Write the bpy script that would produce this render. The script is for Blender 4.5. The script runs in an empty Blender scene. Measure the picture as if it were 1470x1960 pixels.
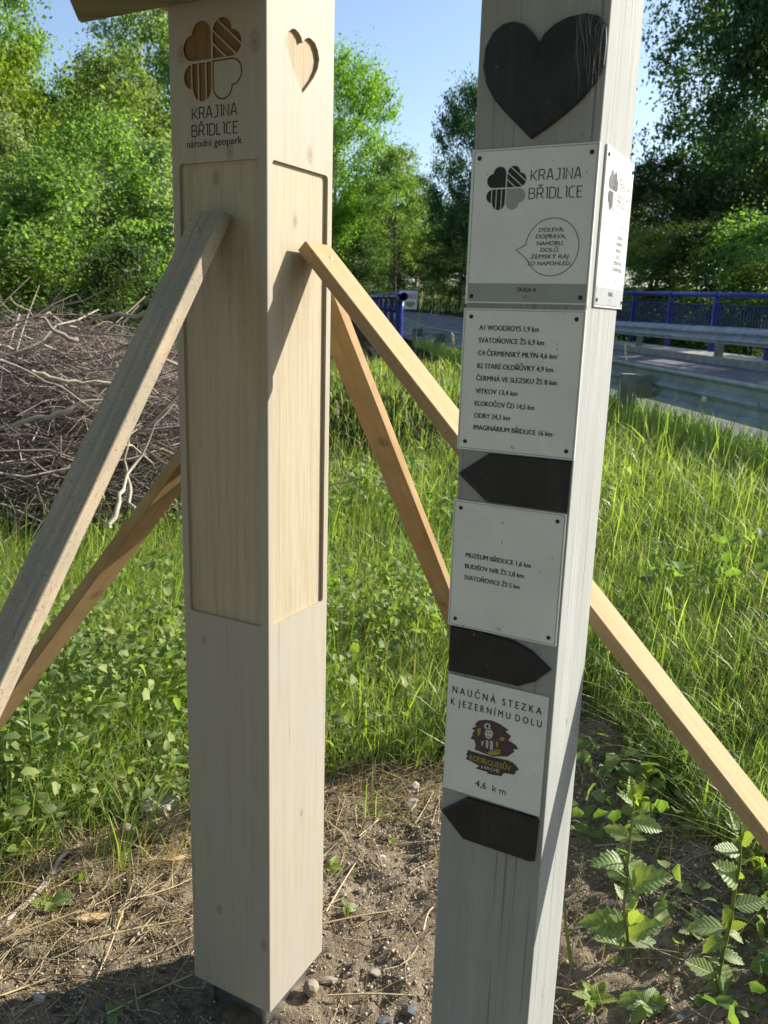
import bpy, bmesh, math, random
import numpy as np
from mathutils import Vector, Matrix

rng = np.random.default_rng(11)
random.seed(5)
sc = bpy.context.scene
COL = sc.collection
R_ = math.radians

# ------------------------------------------------------------------ camera
F_PX, PITCH, ROLL, CAM_H = 1584.1, 0.23035, 0.02935, 1.4562
cp, sp = math.cos(PITCH), math.sin(PITCH)
FW = np.array([0, cp, -sp]); RT = np.array([1.0, 0, 0]); UP = np.array([0, sp, cp])
cr, sr = math.cos(ROLL), math.sin(ROLL)
CX = cr * RT + sr * UP
CY = -sr * RT + cr * UP
CO = np.array([0, 0, CAM_H])
cam = bpy.data.cameras.new('camera')
camo = bpy.data.objects.new('camera', cam)
COL.objects.link(camo)
camo.matrix_world = Matrix(((CX[0], CY[0], -FW[0], CO[0]), (CX[1], CY[1], -FW[1], CO[1]),
                            (CX[2], CY[2], -FW[2], CO[2]), (0, 0, 0, 1)))
cam.sensor_fit = 'VERTICAL'; cam.sensor_height = 36.0
cam.lens = F_PX / 1960 * 36
cam.clip_start = 0.05; cam.clip_end = 2000
cam.dof.use_dof = True; cam.dof.focus_distance = 1.55; cam.dof.aperture_fstop = 10.0
sc.camera = camo

# ------------------------------------------------------------------ light
SUN_AZ, SUN_EL = R_(68), R_(28)
world = bpy.data.worlds.new('World'); sc.world = world; world.use_nodes = True
wn = world.node_tree
bg = wn.nodes['Background']
sky = wn.nodes.new('ShaderNodeTexSky'); sky.sky_type = 'NISHITA'; sky.sun_disc = False
sky.sun_elevation = SUN_EL; sky.sun_rotation = SUN_AZ
sky.air_density = 1.0; sky.dust_density = 1.6; sky.ozone_density = 1.5; sky.altitude = 400
wn.links.new(sky.outputs[0], bg.inputs[0]); bg.inputs[1].default_value = 0.076
sl = bpy.data.lights.new('sun', 'SUN'); sl.energy = 3.2; sl.angle = R_(0.53); sl.color = (1.0, 0.93, 0.82)
so = bpy.data.objects.new('sun', sl); COL.objects.link(so)
SUN = np.array([math.sin(SUN_AZ) * math.cos(SUN_EL), math.cos(SUN_AZ) * math.cos(SUN_EL), math.sin(SUN_EL)])
so.rotation_euler = Vector(SUN).to_track_quat('Z', 'Y').to_euler()
so.location = (20, 8, 14)
sc.view_settings.view_transform = 'Standard'; sc.view_settings.look = 'None'
sc.view_settings.exposure = 1.6; sc.view_settings.gamma = 1.0
sc.view_settings.use_curve_mapping = False
sc.cycles.max_bounces = 8; sc.cycles.transparent_max_bounces = 8
sc.cycles.use_denoising = True

# ------------------------------------------------------------------ pixel -> ray helpers
def ray(px, py):
    d = FW * F_PX + (px - 735) * CX - (py - 980) * CY
    return d / np.linalg.norm(d)
def at(px, py, Y):
    r = ray(px, py); return CO + r * (Y / r[1])

# ------------------------------------------------------------------ mesh helpers
def origin(o):
    v = np.zeros(3)
    while o is not None:
        v = v + np.array(o.location); o = o.parent
    return v
def obj(name, V, F, mat=None, parent=None, smooth=False, loc=None):
    V = np.asarray(V, float).reshape(-1, 3)
    o0 = origin(parent)
    if loc is not None: o0 = o0 + (np.asarray(loc, float) - o0)
    me = bpy.data.meshes.new(name)
    me.from_pydata((V - o0).tolist(), [], [tuple(int(i) for i in f) for f in F])
    if smooth: me.polygons.foreach_set('use_smooth', [True] * len(me.polygons))
    me.update()
    return link(name, me, mat, parent, None if loc is None else np.asarray(loc, float) - origin(parent))
def link(name, me, mat=None, parent=None, loc=None):
    o = bpy.data.objects.new(name, me)
    if mat is not None and len(me.materials) == 0: me.materials.append(mat)
    o.parent = parent
    if loc is not None: o.location = tuple(loc)
    COL.objects.link(o); return o
def empty(name, loc):
    o = bpy.data.objects.new(name, None); o.location = tuple(loc); o.empty_display_size = 0.1
    COL.objects.link(o); return o
def tag(o, label=None, cat=None, group=None, kind=None):
    if label: o['label'] = label
    if cat: o['category'] = cat
    if group: o['group'] = group
    if kind: o['kind'] = kind
    return o
def npmesh(name, V, faces, attrs=None, smooth=False):
    """V (n,3); faces: list of int arrays (m,k)"""
    me = bpy.data.meshes.new(name)
    V = np.ascontiguousarray(V, dtype=np.float32)
    me.vertices.add(len(V)); me.vertices.foreach_set('co', V.ravel())
    tot = np.concatenate([np.full(len(f), f.shape[1], np.int32) for f in faces])
    idx = np.concatenate([f.ravel() for f in faces]).astype(np.int32)
    me.loops.add(len(idx)); me.loops.foreach_set('vertex_index', idx)
    me.polygons.add(len(tot))
    st = np.zeros(len(tot), np.int32); st[1:] = np.cumsum(tot)[:-1]
    me.polygons.foreach_set('loop_start', st); me.polygons.foreach_set('loop_total', tot)
    if smooth: me.polygons.foreach_set('use_smooth', np.ones(len(tot), bool))
    for k, (dom, arr) in (attrs or {}).items():
        a = me.attributes.new(k, 'FLOAT', dom); a.data.foreach_set('value', np.ascontiguousarray(arr, dtype=np.float32))
    me.update(calc_edges=True); me.validate()
    return me
def boxvf(o, ax, ay, az, x0, x1, y0, y1, z0, z1):
    V = [o + ax * x + ay * y + az * z for z in (z0, z1) for y in (y0, y1) for x in (x0, x1)]
    F = [(0, 2, 3, 1), (4, 5, 7, 6), (0, 1, 5, 4), (2, 6, 7, 3), (0, 4, 6, 2), (1, 3, 7, 5)]
    return V, F
class MB:
    def __init__(s): s.V = []; s.F = []
    def add(s, V, F):
        b = len(s.V); s.V += [np.asarray(v, float) for v in V]; s.F += [tuple(i + b for i in f) for f in F]; return s
    def box(s, *a): return s.add(*boxvf(*a))
    def wbox(s, lo, hi):
        X = np.eye(3); return s.box(np.zeros(3), X[0], X[1], X[2], lo[0], hi[0], lo[1], hi[1], lo[2], hi[2])
    def tube(s, P, r, n=6, cap=True):
        return s.add(*tubevf(P, r, n, cap))
    def build(s, name, mat, parent=None, smooth=False, loc=None): return obj(name, s.V, s.F, mat, parent, smooth, loc)
def tubevf(P, r, n=6, cap=True):
    P = np.asarray(P, float); m = len(P); r = np.broadcast_to(np.asarray(r, float), (m,))
    T = np.gradient(P, axis=0); T /= np.linalg.norm(T, axis=1)[:, None] + 1e-12
    ref = np.array([0, 0, 1.0]) if abs(T[0][2]) < 0.9 else np.array([1.0, 0, 0])
    V = []; a = np.arange(n) / n * 2 * math.pi
    u = np.cross(T[0], ref); u /= np.linalg.norm(u)
    for i in range(m):
        u = u - T[i] * (u @ T[i]); u /= np.linalg.norm(u) + 1e-12
        w = np.cross(T[i], u)
        V += [P[i] + r[i] * (math.cos(t) * u + math.sin(t) * w) for t in a]
    F = [(i * n + k, i * n + (k + 1) % n, (i + 1) * n + (k + 1) % n, (i + 1) * n + k) for i in range(m - 1) for k in range(n)]
    if cap: F += [tuple(range(n))[::-1], tuple((m - 1) * n + k for k in range(n))]
    return V, F
def vnoise(x, y, seed=0):
    """numpy value noise in [0,1]"""
    xi = np.floor(x).astype(np.int64); yi = np.floor(y).astype(np.int64); fx = x - xi; fy = y - yi
    fx = fx * fx * (3 - 2 * fx); fy = fy * fy * (3 - 2 * fy)
    def h(a, b):
        n = (a * 374761393 + b * 668265263 + seed * 974634777) & 0x7fffffff
        n = ((n ^ (n >> 13)) * 1274126177) & 0x7fffffff
        return ((n ^ (n >> 16)) & 0xffff) / 65535.0
    return (h(xi, yi) * (1 - fx) + h(xi + 1, yi) * fx) * (1 - fy) + (h(xi, yi + 1) * (1 - fx) + h(xi + 1, yi + 1) * fx) * fy
def fbm(x, y, o=4, seed=0):
    v = 0; a = 0.5
    for i in range(o): v = v + a * vnoise(x, y, seed + i); x = x * 2.03 + 7.1; y = y * 2.03 + 3.7; a *= 0.5
    return v

# ------------------------------------------------------------------ materials
def newmat(name):
    m = bpy.data.materials.new(name); m.use_nodes = True
    nt = m.node_tree; b = nt.nodes['Principled BSDF']
    return m, nt, b
def nd(nt, t, **k):
    n = nt.nodes.new(t)
    for a, v in k.items(): setattr(n, a, v)
    return n
def setin(nt, sock, v):
    if hasattr(v, 'is_output') or isinstance(v, bpy.types.NodeSocket): nt.links.new(v, sock)
    else: sock.default_value = v
def math_(nt, op, a, b=None, c=None, clamp=False):
    n = nd(nt, 'ShaderNodeMath', operation=op, use_clamp=clamp)
    for i, v in enumerate((a, b, c)):
        if v is not None: setin(nt, n.inputs[i], v)
    return n.outputs[0]
def mix(nt, f, a, b):
    n = nd(nt, 'ShaderNodeMix', data_type='RGBA')
    setin(nt, n.inputs[0], f)
    for i, v in ((6, a), (7, b)):
        setin(nt, n.inputs[i], (*v, 1.0) if isinstance(v, tuple) and len(v) == 3 else v)
    return n.outputs[2]
def ramp(nt, f, stops):
    n = nd(nt, 'ShaderNodeValToRGB'); e = n.color_ramp.elements
    while len(e) < len(stops): e.new(0.5)
    for i, (p, c) in enumerate(stops):
        e[i].position = p; e[i].color = (*c, 1.0) if not isinstance(c, float) else (c, c, c, 1.0)
    setin(nt, n.inputs[0], f); return n.outputs[0]
def objco(nt, scale=(1, 1, 1), rot=(0, 0, 0), gen='Object'):
    t = nd(nt, 'ShaderNodeTexCoord'); mp = nd(nt, 'ShaderNodeMapping')
    mp.inputs['Scale'].default_value = scale; mp.inputs['Rotation'].default_value = rot
    nt.links.new(t.outputs[gen], mp.inputs[0]); return mp.outputs[0]
def noise(nt, co, scale, detail=3.0, rough=0.55, dist=0.0):
    n = nd(nt, 'ShaderNodeTexNoise'); nt.links.new(co, n.inputs['Vector'])
    n.inputs['Scale'].default_value = scale; n.inputs['Detail'].default_value = detail
    n.inputs['Roughness'].default_value = rough; n.inputs['Distortion'].default_value = dist
    return n.outputs[0]
def bump(nt, b, h, strength, dist=0.01):
    n = nd(nt, 'ShaderNodeBump'); n.inputs['Strength'].default_value = strength; n.inputs['Distance'].default_value = dist
    nt.links.new(h, n.inputs['Height']); nt.links.new(n.outputs[0], b.inputs['Normal'])
def simple(name, col, rough=0.6, metal=0.0, var=0.15, scale=20, bmp=0.0, spec=0.4):
    m, nt, b = newmat(name)
    co = objco(nt); f = noise(nt, co, scale, 4)
    lo = tuple(max(0, c * (1 - var)) for c in col); hi = tuple(min(1, c * (1 + var)) for c in col)
    nt.links.new(ramp(nt, f, [(0.3, lo), (0.7, hi)]), b.inputs['Base Color'])
    b.inputs['Roughness'].default_value = rough; b.inputs['Metallic'].default_value = metal
    b.inputs['Specular IOR Level'].default_value = spec
    if bmp: bump(nt, b, f, bmp, 0.003)
    return m
def knots(nt, col, pts, dark):
    """dark knots with a shape of their own at (x,y,z) object positions"""
    t = nd(nt, 'ShaderNodeTexCoord')
    for (p, r) in pts:
        s = nd(nt, 'ShaderNodeVectorMath', operation='SUBTRACT'); nt.links.new(t.outputs['Object'], s.inputs[0]); s.inputs[1].default_value = tuple(p)
        q = nd(nt, 'ShaderNodeVectorMath', operation='MULTIPLY'); nt.links.new(s.outputs[0], q.inputs[0]); q.inputs[1].default_value = (1, 1, 0.62)
        l = nd(nt, 'ShaderNodeVectorMath', operation='LENGTH'); nt.links.new(q.outputs[0], l.inputs[0])
        rr = math_(nt, 'DIVIDE', l.outputs['Value'], r)
        wv = math_(nt, 'SINE', math_(nt, 'MULTIPLY', rr, 14.0))
        f1 = math_(nt, 'SUBTRACT', 1.0, rr, clamp=True)
        f = math_(nt, 'MULTIPLY', math_(nt, 'POWER', f1, 0.7), math_(nt, 'MULTIPLY_ADD', wv, 0.22, 0.55), clamp=True)
        col = mix(nt, f, col, dark)
    return col
def wood(name, base, dark, grain_axis='z', gs=1.0, contrast=0.5, rough=0.7, kn=(), kdark=(0.1, 0.06, 0.03), spots=None, blotch=None, bmp=0.15):
    m, nt, b = newmat(name)
    sc_ = {'z': (60, 60, 2.2), 'x': (2.2, 60, 60)}[grain_axis]
    co = objco(nt, tuple(s * gs for s in sc_))
    g = noise(nt, co, 1.0, 5, 0.6, 0.4)
    co2 = objco(nt, tuple(s * gs * (4 if s > 10 else 6) for s in sc_)); g2 = noise(nt, co2, 1.0, 3, 0.6)
    f = math_(nt, 'ADD', math_(nt, 'MULTIPLY', g, 0.7), math_(nt, 'MULTIPLY', g2, 0.3))
    mid = tuple(a * (1 - contrast) + d * contrast for a, d in zip(base, dark))
    col = ramp(nt, f, [(0.36, mid), (0.52, base), (0.7, tuple(min(1, x * 1.06) for x in base))])
    if blotch:
        cb = objco(nt, (9, 9, 4)); fb = noise(nt, cb, 1.0, 4, 0.6)
        col = mix(nt, ramp(nt, fb, [(0.42, 0.0), (0.66, 1.0)]), col, blotch)
    if spots:
        cs = objco(nt, (1, 1, 1)); fs = noise(nt, cs, 160, 3, 0.7)
        col = mix(nt, ramp(nt, fs, [(0.56, 0.0), (0.68, 0.75)]), col, spots)
    g5 = noise(nt, objco(nt, (130, 130, 1.8) if grain_axis == 'z' else (1.8, 130, 130)), 1.0, 3, 0.55)
    col = mix(nt, ramp(nt, g5, [(0.66, 0.0), (0.75, 0.55)]), col, tuple(x * 0.6 for x in dark))
    if kn: col = knots(nt, col, kn, kdark)
    nt.links.new(col, b.inputs['Base Color']); b.inputs['Roughness'].default_value = rough
    b.inputs['Specular IOR Level'].default_value = 0.25
    bump(nt, b, f, bmp, 0.004)
    return m
def leafmat(name, c1, c2, c3, trans=0.45, rough=0.5, objvar=0.12, spec=0.35):
    """foliage: per-leaf random colour, thin translucent sheet"""
    m, nt, b = newmat(name)
    a = nd(nt, 'ShaderNodeAttribute', attribute_name='rnd')
    col = ramp(nt, a.outputs['Fac'], [(0.0, c1), (0.55, c2), (1.0, c3)])
    oi = nd(nt, 'ShaderNodeObjectInfo')
    hs = nd(nt, 'ShaderNodeHueSaturation')
    nt.links.new(col, hs.inputs['Color'])
    nt.links.new(math_(nt, 'MULTIPLY_ADD', oi.outputs['Random'], 0.03, 0.485), hs.inputs['Hue'])
    nt.links.new(math_(nt, 'MULTIPLY_ADD', oi.outputs['Random'], objvar * 2, 1 - objvar), hs.inputs['Value'])
    col = hs.outputs[0]
    nt.links.new(col, b.inputs['Base Color']); b.inputs['Roughness'].default_value = rough
    b.inputs['Specular IOR Level'].default_value = spec
    tr = nd(nt, 'ShaderNodeBsdfTranslucent')
    tc = nd(nt, 'ShaderNodeMix', data_type='RGBA', blend_type='MULTIPLY'); tc.inputs[0].default_value = 1.0
    nt.links.new(col, tc.inputs[6]); tc.inputs[7].default_value = (1.35, 1.55, 0.5, 1)
    nt.links.new(tc.outputs[2], tr.inputs[0])
    mx = nd(nt, 'ShaderNodeMixShader'); mx.inputs[0].default_value = trans
    nt.links.new(b.outputs[0], mx.inputs[1]); nt.links.new(tr.outputs[0], mx.inputs[2])
    nt.links.new(mx.outputs[0], nt.nodes['Material Output'].inputs[0])
    return m
def attrmat(name, stops, rough=0.8, bmp=0.0):
    m, nt, b = newmat(name)
    a = nd(nt, 'ShaderNodeAttribute', attribute_name='rnd')
    co = objco(nt); n = noise(nt, co, 45, 3)
    f = math_(nt, 'ADD', a.outputs['Fac'], math_(nt, 'MULTIPLY_ADD', n, 0.3, -0.15), clamp=True)
    nt.links.new(ramp(nt, f, stops), b.inputs['Base Color']); b.inputs['Roughness'].default_value = rough
    b.inputs['Specular IOR Level'].default_value = 0.2
    return m

# ------------------------------------------------------------------ terrain and road lines
def sstep(a, b, x):
    t = np.clip((x - a) / (b - a), 0, 1); return t * t * (3 - 2 * t)
def bend(Y): return -0.0 - 0.02 * np.maximum(Y - 24, 0) ** 2
def climb(Y): return 0.065 * np.maximum(Y - 24, 0) * np.clip((70 - Y) / 40, 0.3, 1)
def Xn(Y): return 2.725 - 0.0987 * (Y - 6) + bend(Y)
def Xf(Y): return 6.455 - 0.0987 * (Y - 14.5) + bend(Y)
def Zn(Y): return 1.055 + 0.012 * (Y - 6) - 0.74 + climb(Y)
def Zf(Y): return 1.4555 + 0.0136 * (Y - 14.5) - 0.72 + climb(Y)
def terrain(x, y):
    x = np.asarray(x, float); y = np.asarray(y, float)
    Y = np.clip(y, -6, 60)
    t = Xn(Y) - x; zr = Zn(Y) + 0.24
    sh = 0.55 + 1.9 * sstep(8, 11, Y)
    wd = 2.6 + np.maximum(Y - 12, 0) * 0.4
    zl = zr * (1 - sstep(0, 1, (t - sh) / wd))
    zl = zl + 0.02 * np.maximum(Y - 30, 0) * np.clip(t / 20, 0, 1)
    d = x - (Xf(Y) + 0.9)
    zfar = Zf(Y) + 0.1 - np.where(Y < 26, 1, 0) * np.minimum(np.maximum(d, 0) * 0.25, 2.0) + np.where(Y >= 26, 1, 0) * np.minimum(np.maximum(d, 0) * 0.06, 1.5)
    w = np.clip((x - Xn(Y)) / (Xf(Y) - Xn(Y)), 0, 1)
    zmid = Zn(Y) * (1 - w) + Zf(Y) * w - 0.12
    z = np.where(t >= 0, zl, np.where(d > -0.3, zfar, zmid))
    k = sstep(3, 9, np.hypot(x, y - 1.5))
    z = z + (fbm(x * 0.5, y * 0.5, 3, 3) - 0.45) * 0.25 * k * np.where((t > 0.5) | (d > 1), 1, 0)
    return z
def tz(x, y): return float(terrain(x, y))
def ground_at(px, py):
    r = ray(px, py); s = 0.6
    while s < 120:
        p = CO + r * s
        if p[2] <= tz(p[0], p[1]): return p
        s += 0.01 + s * 0.003
    return CO + r * s
SB_X = np.array([-3, -0.96, -0.85, -0.68, -0.5, -0.13, 0.07, 0.23, 0.5, 0.75, 0.86, 0.98, 1.1, 1.6])
SB_Y = np.array([1.55, 1.85, 1.95, 2.05, 2.2, 2.42, 2.5, 2.58, 2.75, 2.7, 2.15, 1.85, 1.7, 1.5])
def soilness(x, y):
    """1 on the bare soil round the posts, 0 in the meadow"""
    n = (fbm(x * 5, y * 5, 3, 21) - 0.45) * 0.7
    return np.clip((np.interp(x, SB_X, SB_Y) + n - y) / 0.22 + 0.5, 0, 1)
def graded(lo, hi, step, far, g=1.14, neg=True):
    mid = np.arange(lo, hi + 1e-6, step)
    out = []; s = step; v = hi
    while v < far: s *= g; v += s; out.append(v)
    inn = []; s = step; v = lo
    lim = -far if neg else -40
    while v > lim: s *= g; v -= s; inn.append(v)
    return np.array(inn[::-1] + mid.tolist() + out)
gx = graded(-1.35, 1.35, 0.014, 400); gy = graded(1.0, 3.1, 0.014, 400, neg=False)
GX, GY = np.meshgrid(gx, gy)
GZ = terrain(GX, GY)
SO = soilness(GX, GY)
near = np.clip(1.6 - np.hypot(GX / 1.6, (GY - 2) / 1.6), 0, 1) 
clod = (fbm(GX * 12, GY * 12, 5, 40) - 0.47) * 0.065 + (np.abs(fbm(GX * 30, GY * 30, 3, 50) - 0.45)) * 0.06
GZ = GZ + clod * near * (0.35 + 0.65 * SO) - 0.012 * near
nx, ny = len(gx), len(gy)
ii = (np.arange(ny - 1)[:, None] * nx + np.arange(nx - 1)[None, :]).ravel()
gm = npmesh('ground', np.stack([GX.ravel(), GY.ravel(), GZ.ravel()], 1), [np.stack([ii, ii + 1, ii + nx + 1, ii + nx], 1)],
            {'soil': ('POINT', SO.ravel())}, smooth=True)
m, nt, b = newmat('soil_and_turf')
at_ = nd(nt, 'ShaderNodeAttribute', attribute_name='soil')
co = objco(nt)
n1 = noise(nt, co, 5, 5, 0.6); n2 = noise(nt, co, 60, 5, 0.7); n3 = noise(nt, co, 260, 3, 0.7)
soilc = mix(nt, ramp(nt, n1, [(0.35, 0.0), (0.65, 1.0)]), (0.28, 0.225, 0.155), (0.44, 0.37, 0.27))
soilc = mix(nt, ramp(nt, n2, [(0.4, 0.0), (0.62, 0.85)]), soilc, (0.19, 0.145, 0.10))
soilc = mix(nt, ramp(nt, n3, [(0.6, 0.0), (0.75, 0.6)]), soilc, (0.34, 0.29, 0.22))
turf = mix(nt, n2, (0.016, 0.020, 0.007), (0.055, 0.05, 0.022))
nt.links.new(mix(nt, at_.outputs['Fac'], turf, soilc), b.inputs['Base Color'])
b.inputs['Roughness'].default_value = 0.95; b.inputs['Specular IOR Level'].default_value = 0.1
hh = math_(nt, 'ADD', n2, math_(nt, 'MULTIPLY', n3, 0.5))
bump(nt, b, hh, 1.0, 0.02)
ground = link('ground', gm, m); tag(ground, kind='structure')

# road strip, kerb
M_ASPH = simple('asphalt', (0.15, 0.15, 0.155), 0.85, var=0.3, scale=2.5, bmp=0.2)
M_CONC = simple('kerb_concrete', (0.32, 0.31, 0.28), 0.9, var=0.25, scale=6, bmp=0.2)
YS = np.concatenate([np.arange(-6, 24, 1.5), np.arange(24, 60, 1.0)])
V = []; F = []
for i, Y in enumerate(YS):
    for w in (0, 0.33, 0.67, 1):
        V.append((Xn(Y) + 0.25 + (Xf(Y) + 0.12 - Xn(Y) - 0.25) * w, Y, Zn(Y) * (1 - w) + Zf(Y) * w))
    if i: F += [((i - 1) * 4 + k, (i - 1) * 4 + k + 1, i * 4 + k + 1, i * 4 + k) for k in range(3)]
tag(obj('road', V, F, M_ASPH), kind='structure')
V = []; F = []
for i, Y in enumerate(YS[YS < 26]):
    x, z = Xf(Y) + 0.1, Zf(Y)
    V += [(x, Y, z - 0.1), (x + 0.02, Y, z + 0.14), (x + 0.85, Y, z + 0.16), (x + 0.87, Y, z - 0.5)]
    if i: F += [((i - 1) * 4 + k, (i - 1) * 4 + k + 1, i * 4 + k + 1, i * 4 + k) for k in range(3)]
tag(obj('kerb', V, F, M_CONC), kind='structure')

# ------------------------------------------------------------------ post frames
YAW = 0.4890
eR = np.array([math.sin(YAW), math.cos(YAW), 0]); eL = np.array([-math.cos(YAW), math.sin(YAW), 0]); eZ = np.array([0, 0, 1.0])
nF = -eR          # outward normal of the front (shaded) face
nS = -eL          # outward normal of the sunlit face
PW = 0.200; PC = np.array([-0.2042, 1.4183, 0.0])       # new post: width, near corner
KS = 0.80; QW = 0.2 * KS; QC = np.array([0.30174, 1.31165, 0.0]) * KS      # old post
def onface(px, py, C, face):
    n = nF if face == 'F' else nS; e = eL if face == 'F' else eR
    r = ray(px, py); t = ((C - CO) @ n) / (r @ n); X = CO + r * t - C
    return np.array([X @ e, X[2]])
def face_pt(C, face, uz, off=0.0):
    n = nF if face == 'F' else nS; e = eL if face == 'F' else eR
    return C + e * uz[0] + eZ * uz[1] + n * off
def inward_prism(poly, C, face, o0, o1):
    """prism from offset o0 to o1 along the face normal; poly in (u,z)"""
    n = len(poly)
    V = [face_pt(C, face, p, o0) for p in poly] + [face_pt(C, face, p, o1) for p in poly]
    F = [tuple(range(n)), tuple(range(2 * n - 1, n - 1, -1))] + [(i, (i + 1) % n + 0, (i + 1) % n + n, i + n)[::-1] for i in range(n)]
    return V, F
def fixn(o):
    bm = bmesh.new(); bm.from_mesh(o.data); bmesh.ops.recalc_face_normals(bm, faces=bm.faces); bm.to_mesh(o.data); bm.free(); return o
def rrect(u0, u1, z0, z1, r, n=5):
    out = []
    for cx_, cz_, a0 in ((u1 - r, z1 - r, 0), (u0 + r, z1 - r, 90), (u0 + r, z0 + r, 180), (u1 - r, z0 + r, 270)):
        for k in range(n + 1):
            a = R_(a0 + 90 * k / n); out.append((cx_ + r * math.cos(a), cz_ + r * math.sin(a)))
    return out
def clean(poly, eps=1e-5):
    out = []
    for p in poly:
        if not out or np.hypot(p[0] - out[-1][0], p[1] - out[-1][1]) > eps: out.append((float(p[0]), float(p[1])))
    while len(out) > 2 and np.hypot(out[0][0] - out[-1][0], out[0][1] - out[-1][1]) < eps: out.pop()
    return out
def clip(poly, a, b, c):
    """keep a*x+b*y<=c"""
    out = []; n = len(poly)
    for i in range(n):
        p, q = poly[i], poly[(i + 1) % n]; dp = a * p[0] + b * p[1] - c; dq = a * q[0] + b * q[1] - c
        if dp <= 0: out.append(p)
        if dp * dq < 0:
            t = dp / (dp - dq); out.append((p[0] + (q[0] - p[0]) * t, p[1] + (q[1] - p[1]) * t))
    return clean(out) if len(out) > 2 else []
def heart(qx, qy, s=1.0, g=0.05):
    """one leaf of the clover: tip at the centre, two round lobes; quadrant signs qx,qy"""
    P = [(g, g), (s, g)]
    P += [(s + (s - g) / 2 * math.sin(R_(t)), (s + g) / 2 - (s - g) / 2 * math.cos(R_(t))) for t in range(15, 180, 15)]
    P += [(s, s)]
    P += [((s + g) / 2 + (s - g) / 2 * math.cos(R_(t)), s + (s - g) / 2 * math.sin(R_(t))) for t in range(15, 180, 15)]
    P += [(g, s)]
    P = clean(P)
    P = [(x * qx, y * qy) for x, y in P]
    return P if qx * qy > 0 else P[::-1]
def clover():
    """pieces in units of the leaf side s: solid, diagonal stripes, upright stripes, and the plain 4th leaf"""
    out = [heart(-1, 1)]
    h = heart(1, 1); g = 0.035
    for a, bb in ((-9, 0.48 - g), (0.48 + g, 0.845 - g), (0.845 + g, 1.27 - g), (1.27 + g, 9)):
        p = clip(clip(h, 0.64, 0.77, bb), -0.64, -0.77, -a)
        if len(p) > 2: out.append(p)
    h = heart(-1, -1)
    for a, bb in ((-9, -1.07 - g), (-1.07 + g, -0.72 - g), (-0.72 + g, -0.33 - g), (-0.33 + g, 9)):
        p = clip(clip(h, 1, 0, bb), -1, 0, -a)
        if len(p) > 2: out.append(p)
    return out, heart(1, -1)
def area(p): return 0.5 * sum(p[i][0] * p[(i + 1) % len(p)][1] - p[(i + 1) % len(p)][0] * p[i][1] for i in range(len(p)))

# ---------- flat print: text, strokes, polygons laid on a face
_tc = {}
def text2d(body, weight=0.0, shear=0.0):
    key = (body, weight, shear)
    if key in _tc: return _tc[key]
    cu = bpy.data.curves.new('lettering', 'FONT'); cu.body = body; cu.size = 1.0; cu.offset = weight; cu.shear = shear; cu.resolution_u = 3
    o = bpy.data.objects.new('lettering', cu); COL.objects.link(o)
    dg = bpy.context.evaluated_depsgraph_get(); me = o.evaluated_get(dg).to_mesh()
    V = np.array([v.co[:] for v in me.vertices])[:, :2]; F = [tuple(p.vertices) for p in me.polygons]
    o.evaluated_get(dg).to_mesh_clear(); bpy.data.objects.remove(o); bpy.data.curves.remove(cu)
    _tc[key] = (V, F); return V, F
_cap = None
def capheight():
    global _cap
    if _cap is None: V, F = text2d('H'); _cap = V[:, 1].max()
    return _cap
def put_text(name, body, C, face, p0, p1, cap, mat, parent, off=0.0012, weight=0.0, shear=0.0):
    """p0,p1 baseline ends in face (u,z); cap = cap height in metres"""
    V0, F0 = text2d(body, 0.0, shear); lay_ = np.zeros(len(V0)); V = V0; F = list(F0)
    if weight > 0:
        V = []; F = []; lay_ = []
        for i, dx in enumerate((-weight, 0.0, weight)):
            b0 = i * len(V0); V.append(V0 + np.array([dx, 0])); lay_ += [i * 4e-5] * len(V0); F += [tuple(q + b0 for q in f) for f in F0]
        V = np.vstack(V)
    x0, x1 = V[:, 0].min(), V[:, 0].max()
    p0 = np.array(p0); p1 = np.array(p1); n = nF if face == 'F' else nS
    P = [face_pt(C, face, p0 + (p1 - p0) * (x - x0) / (x1 - x0) + np.array([0, y / capheight() * cap]), off + lz) for (x, y), lz in zip(V, lay_)]
    return fixface(obj(name, P, F, mat, parent), n)
def fixface(o, n):
    me = o.data; n = Vector(n)
    if len(me.polygons) and sum(p.normal.dot(n) * p.area for p in me.polygons) < 0: me.flip_normals()
    return o
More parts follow.
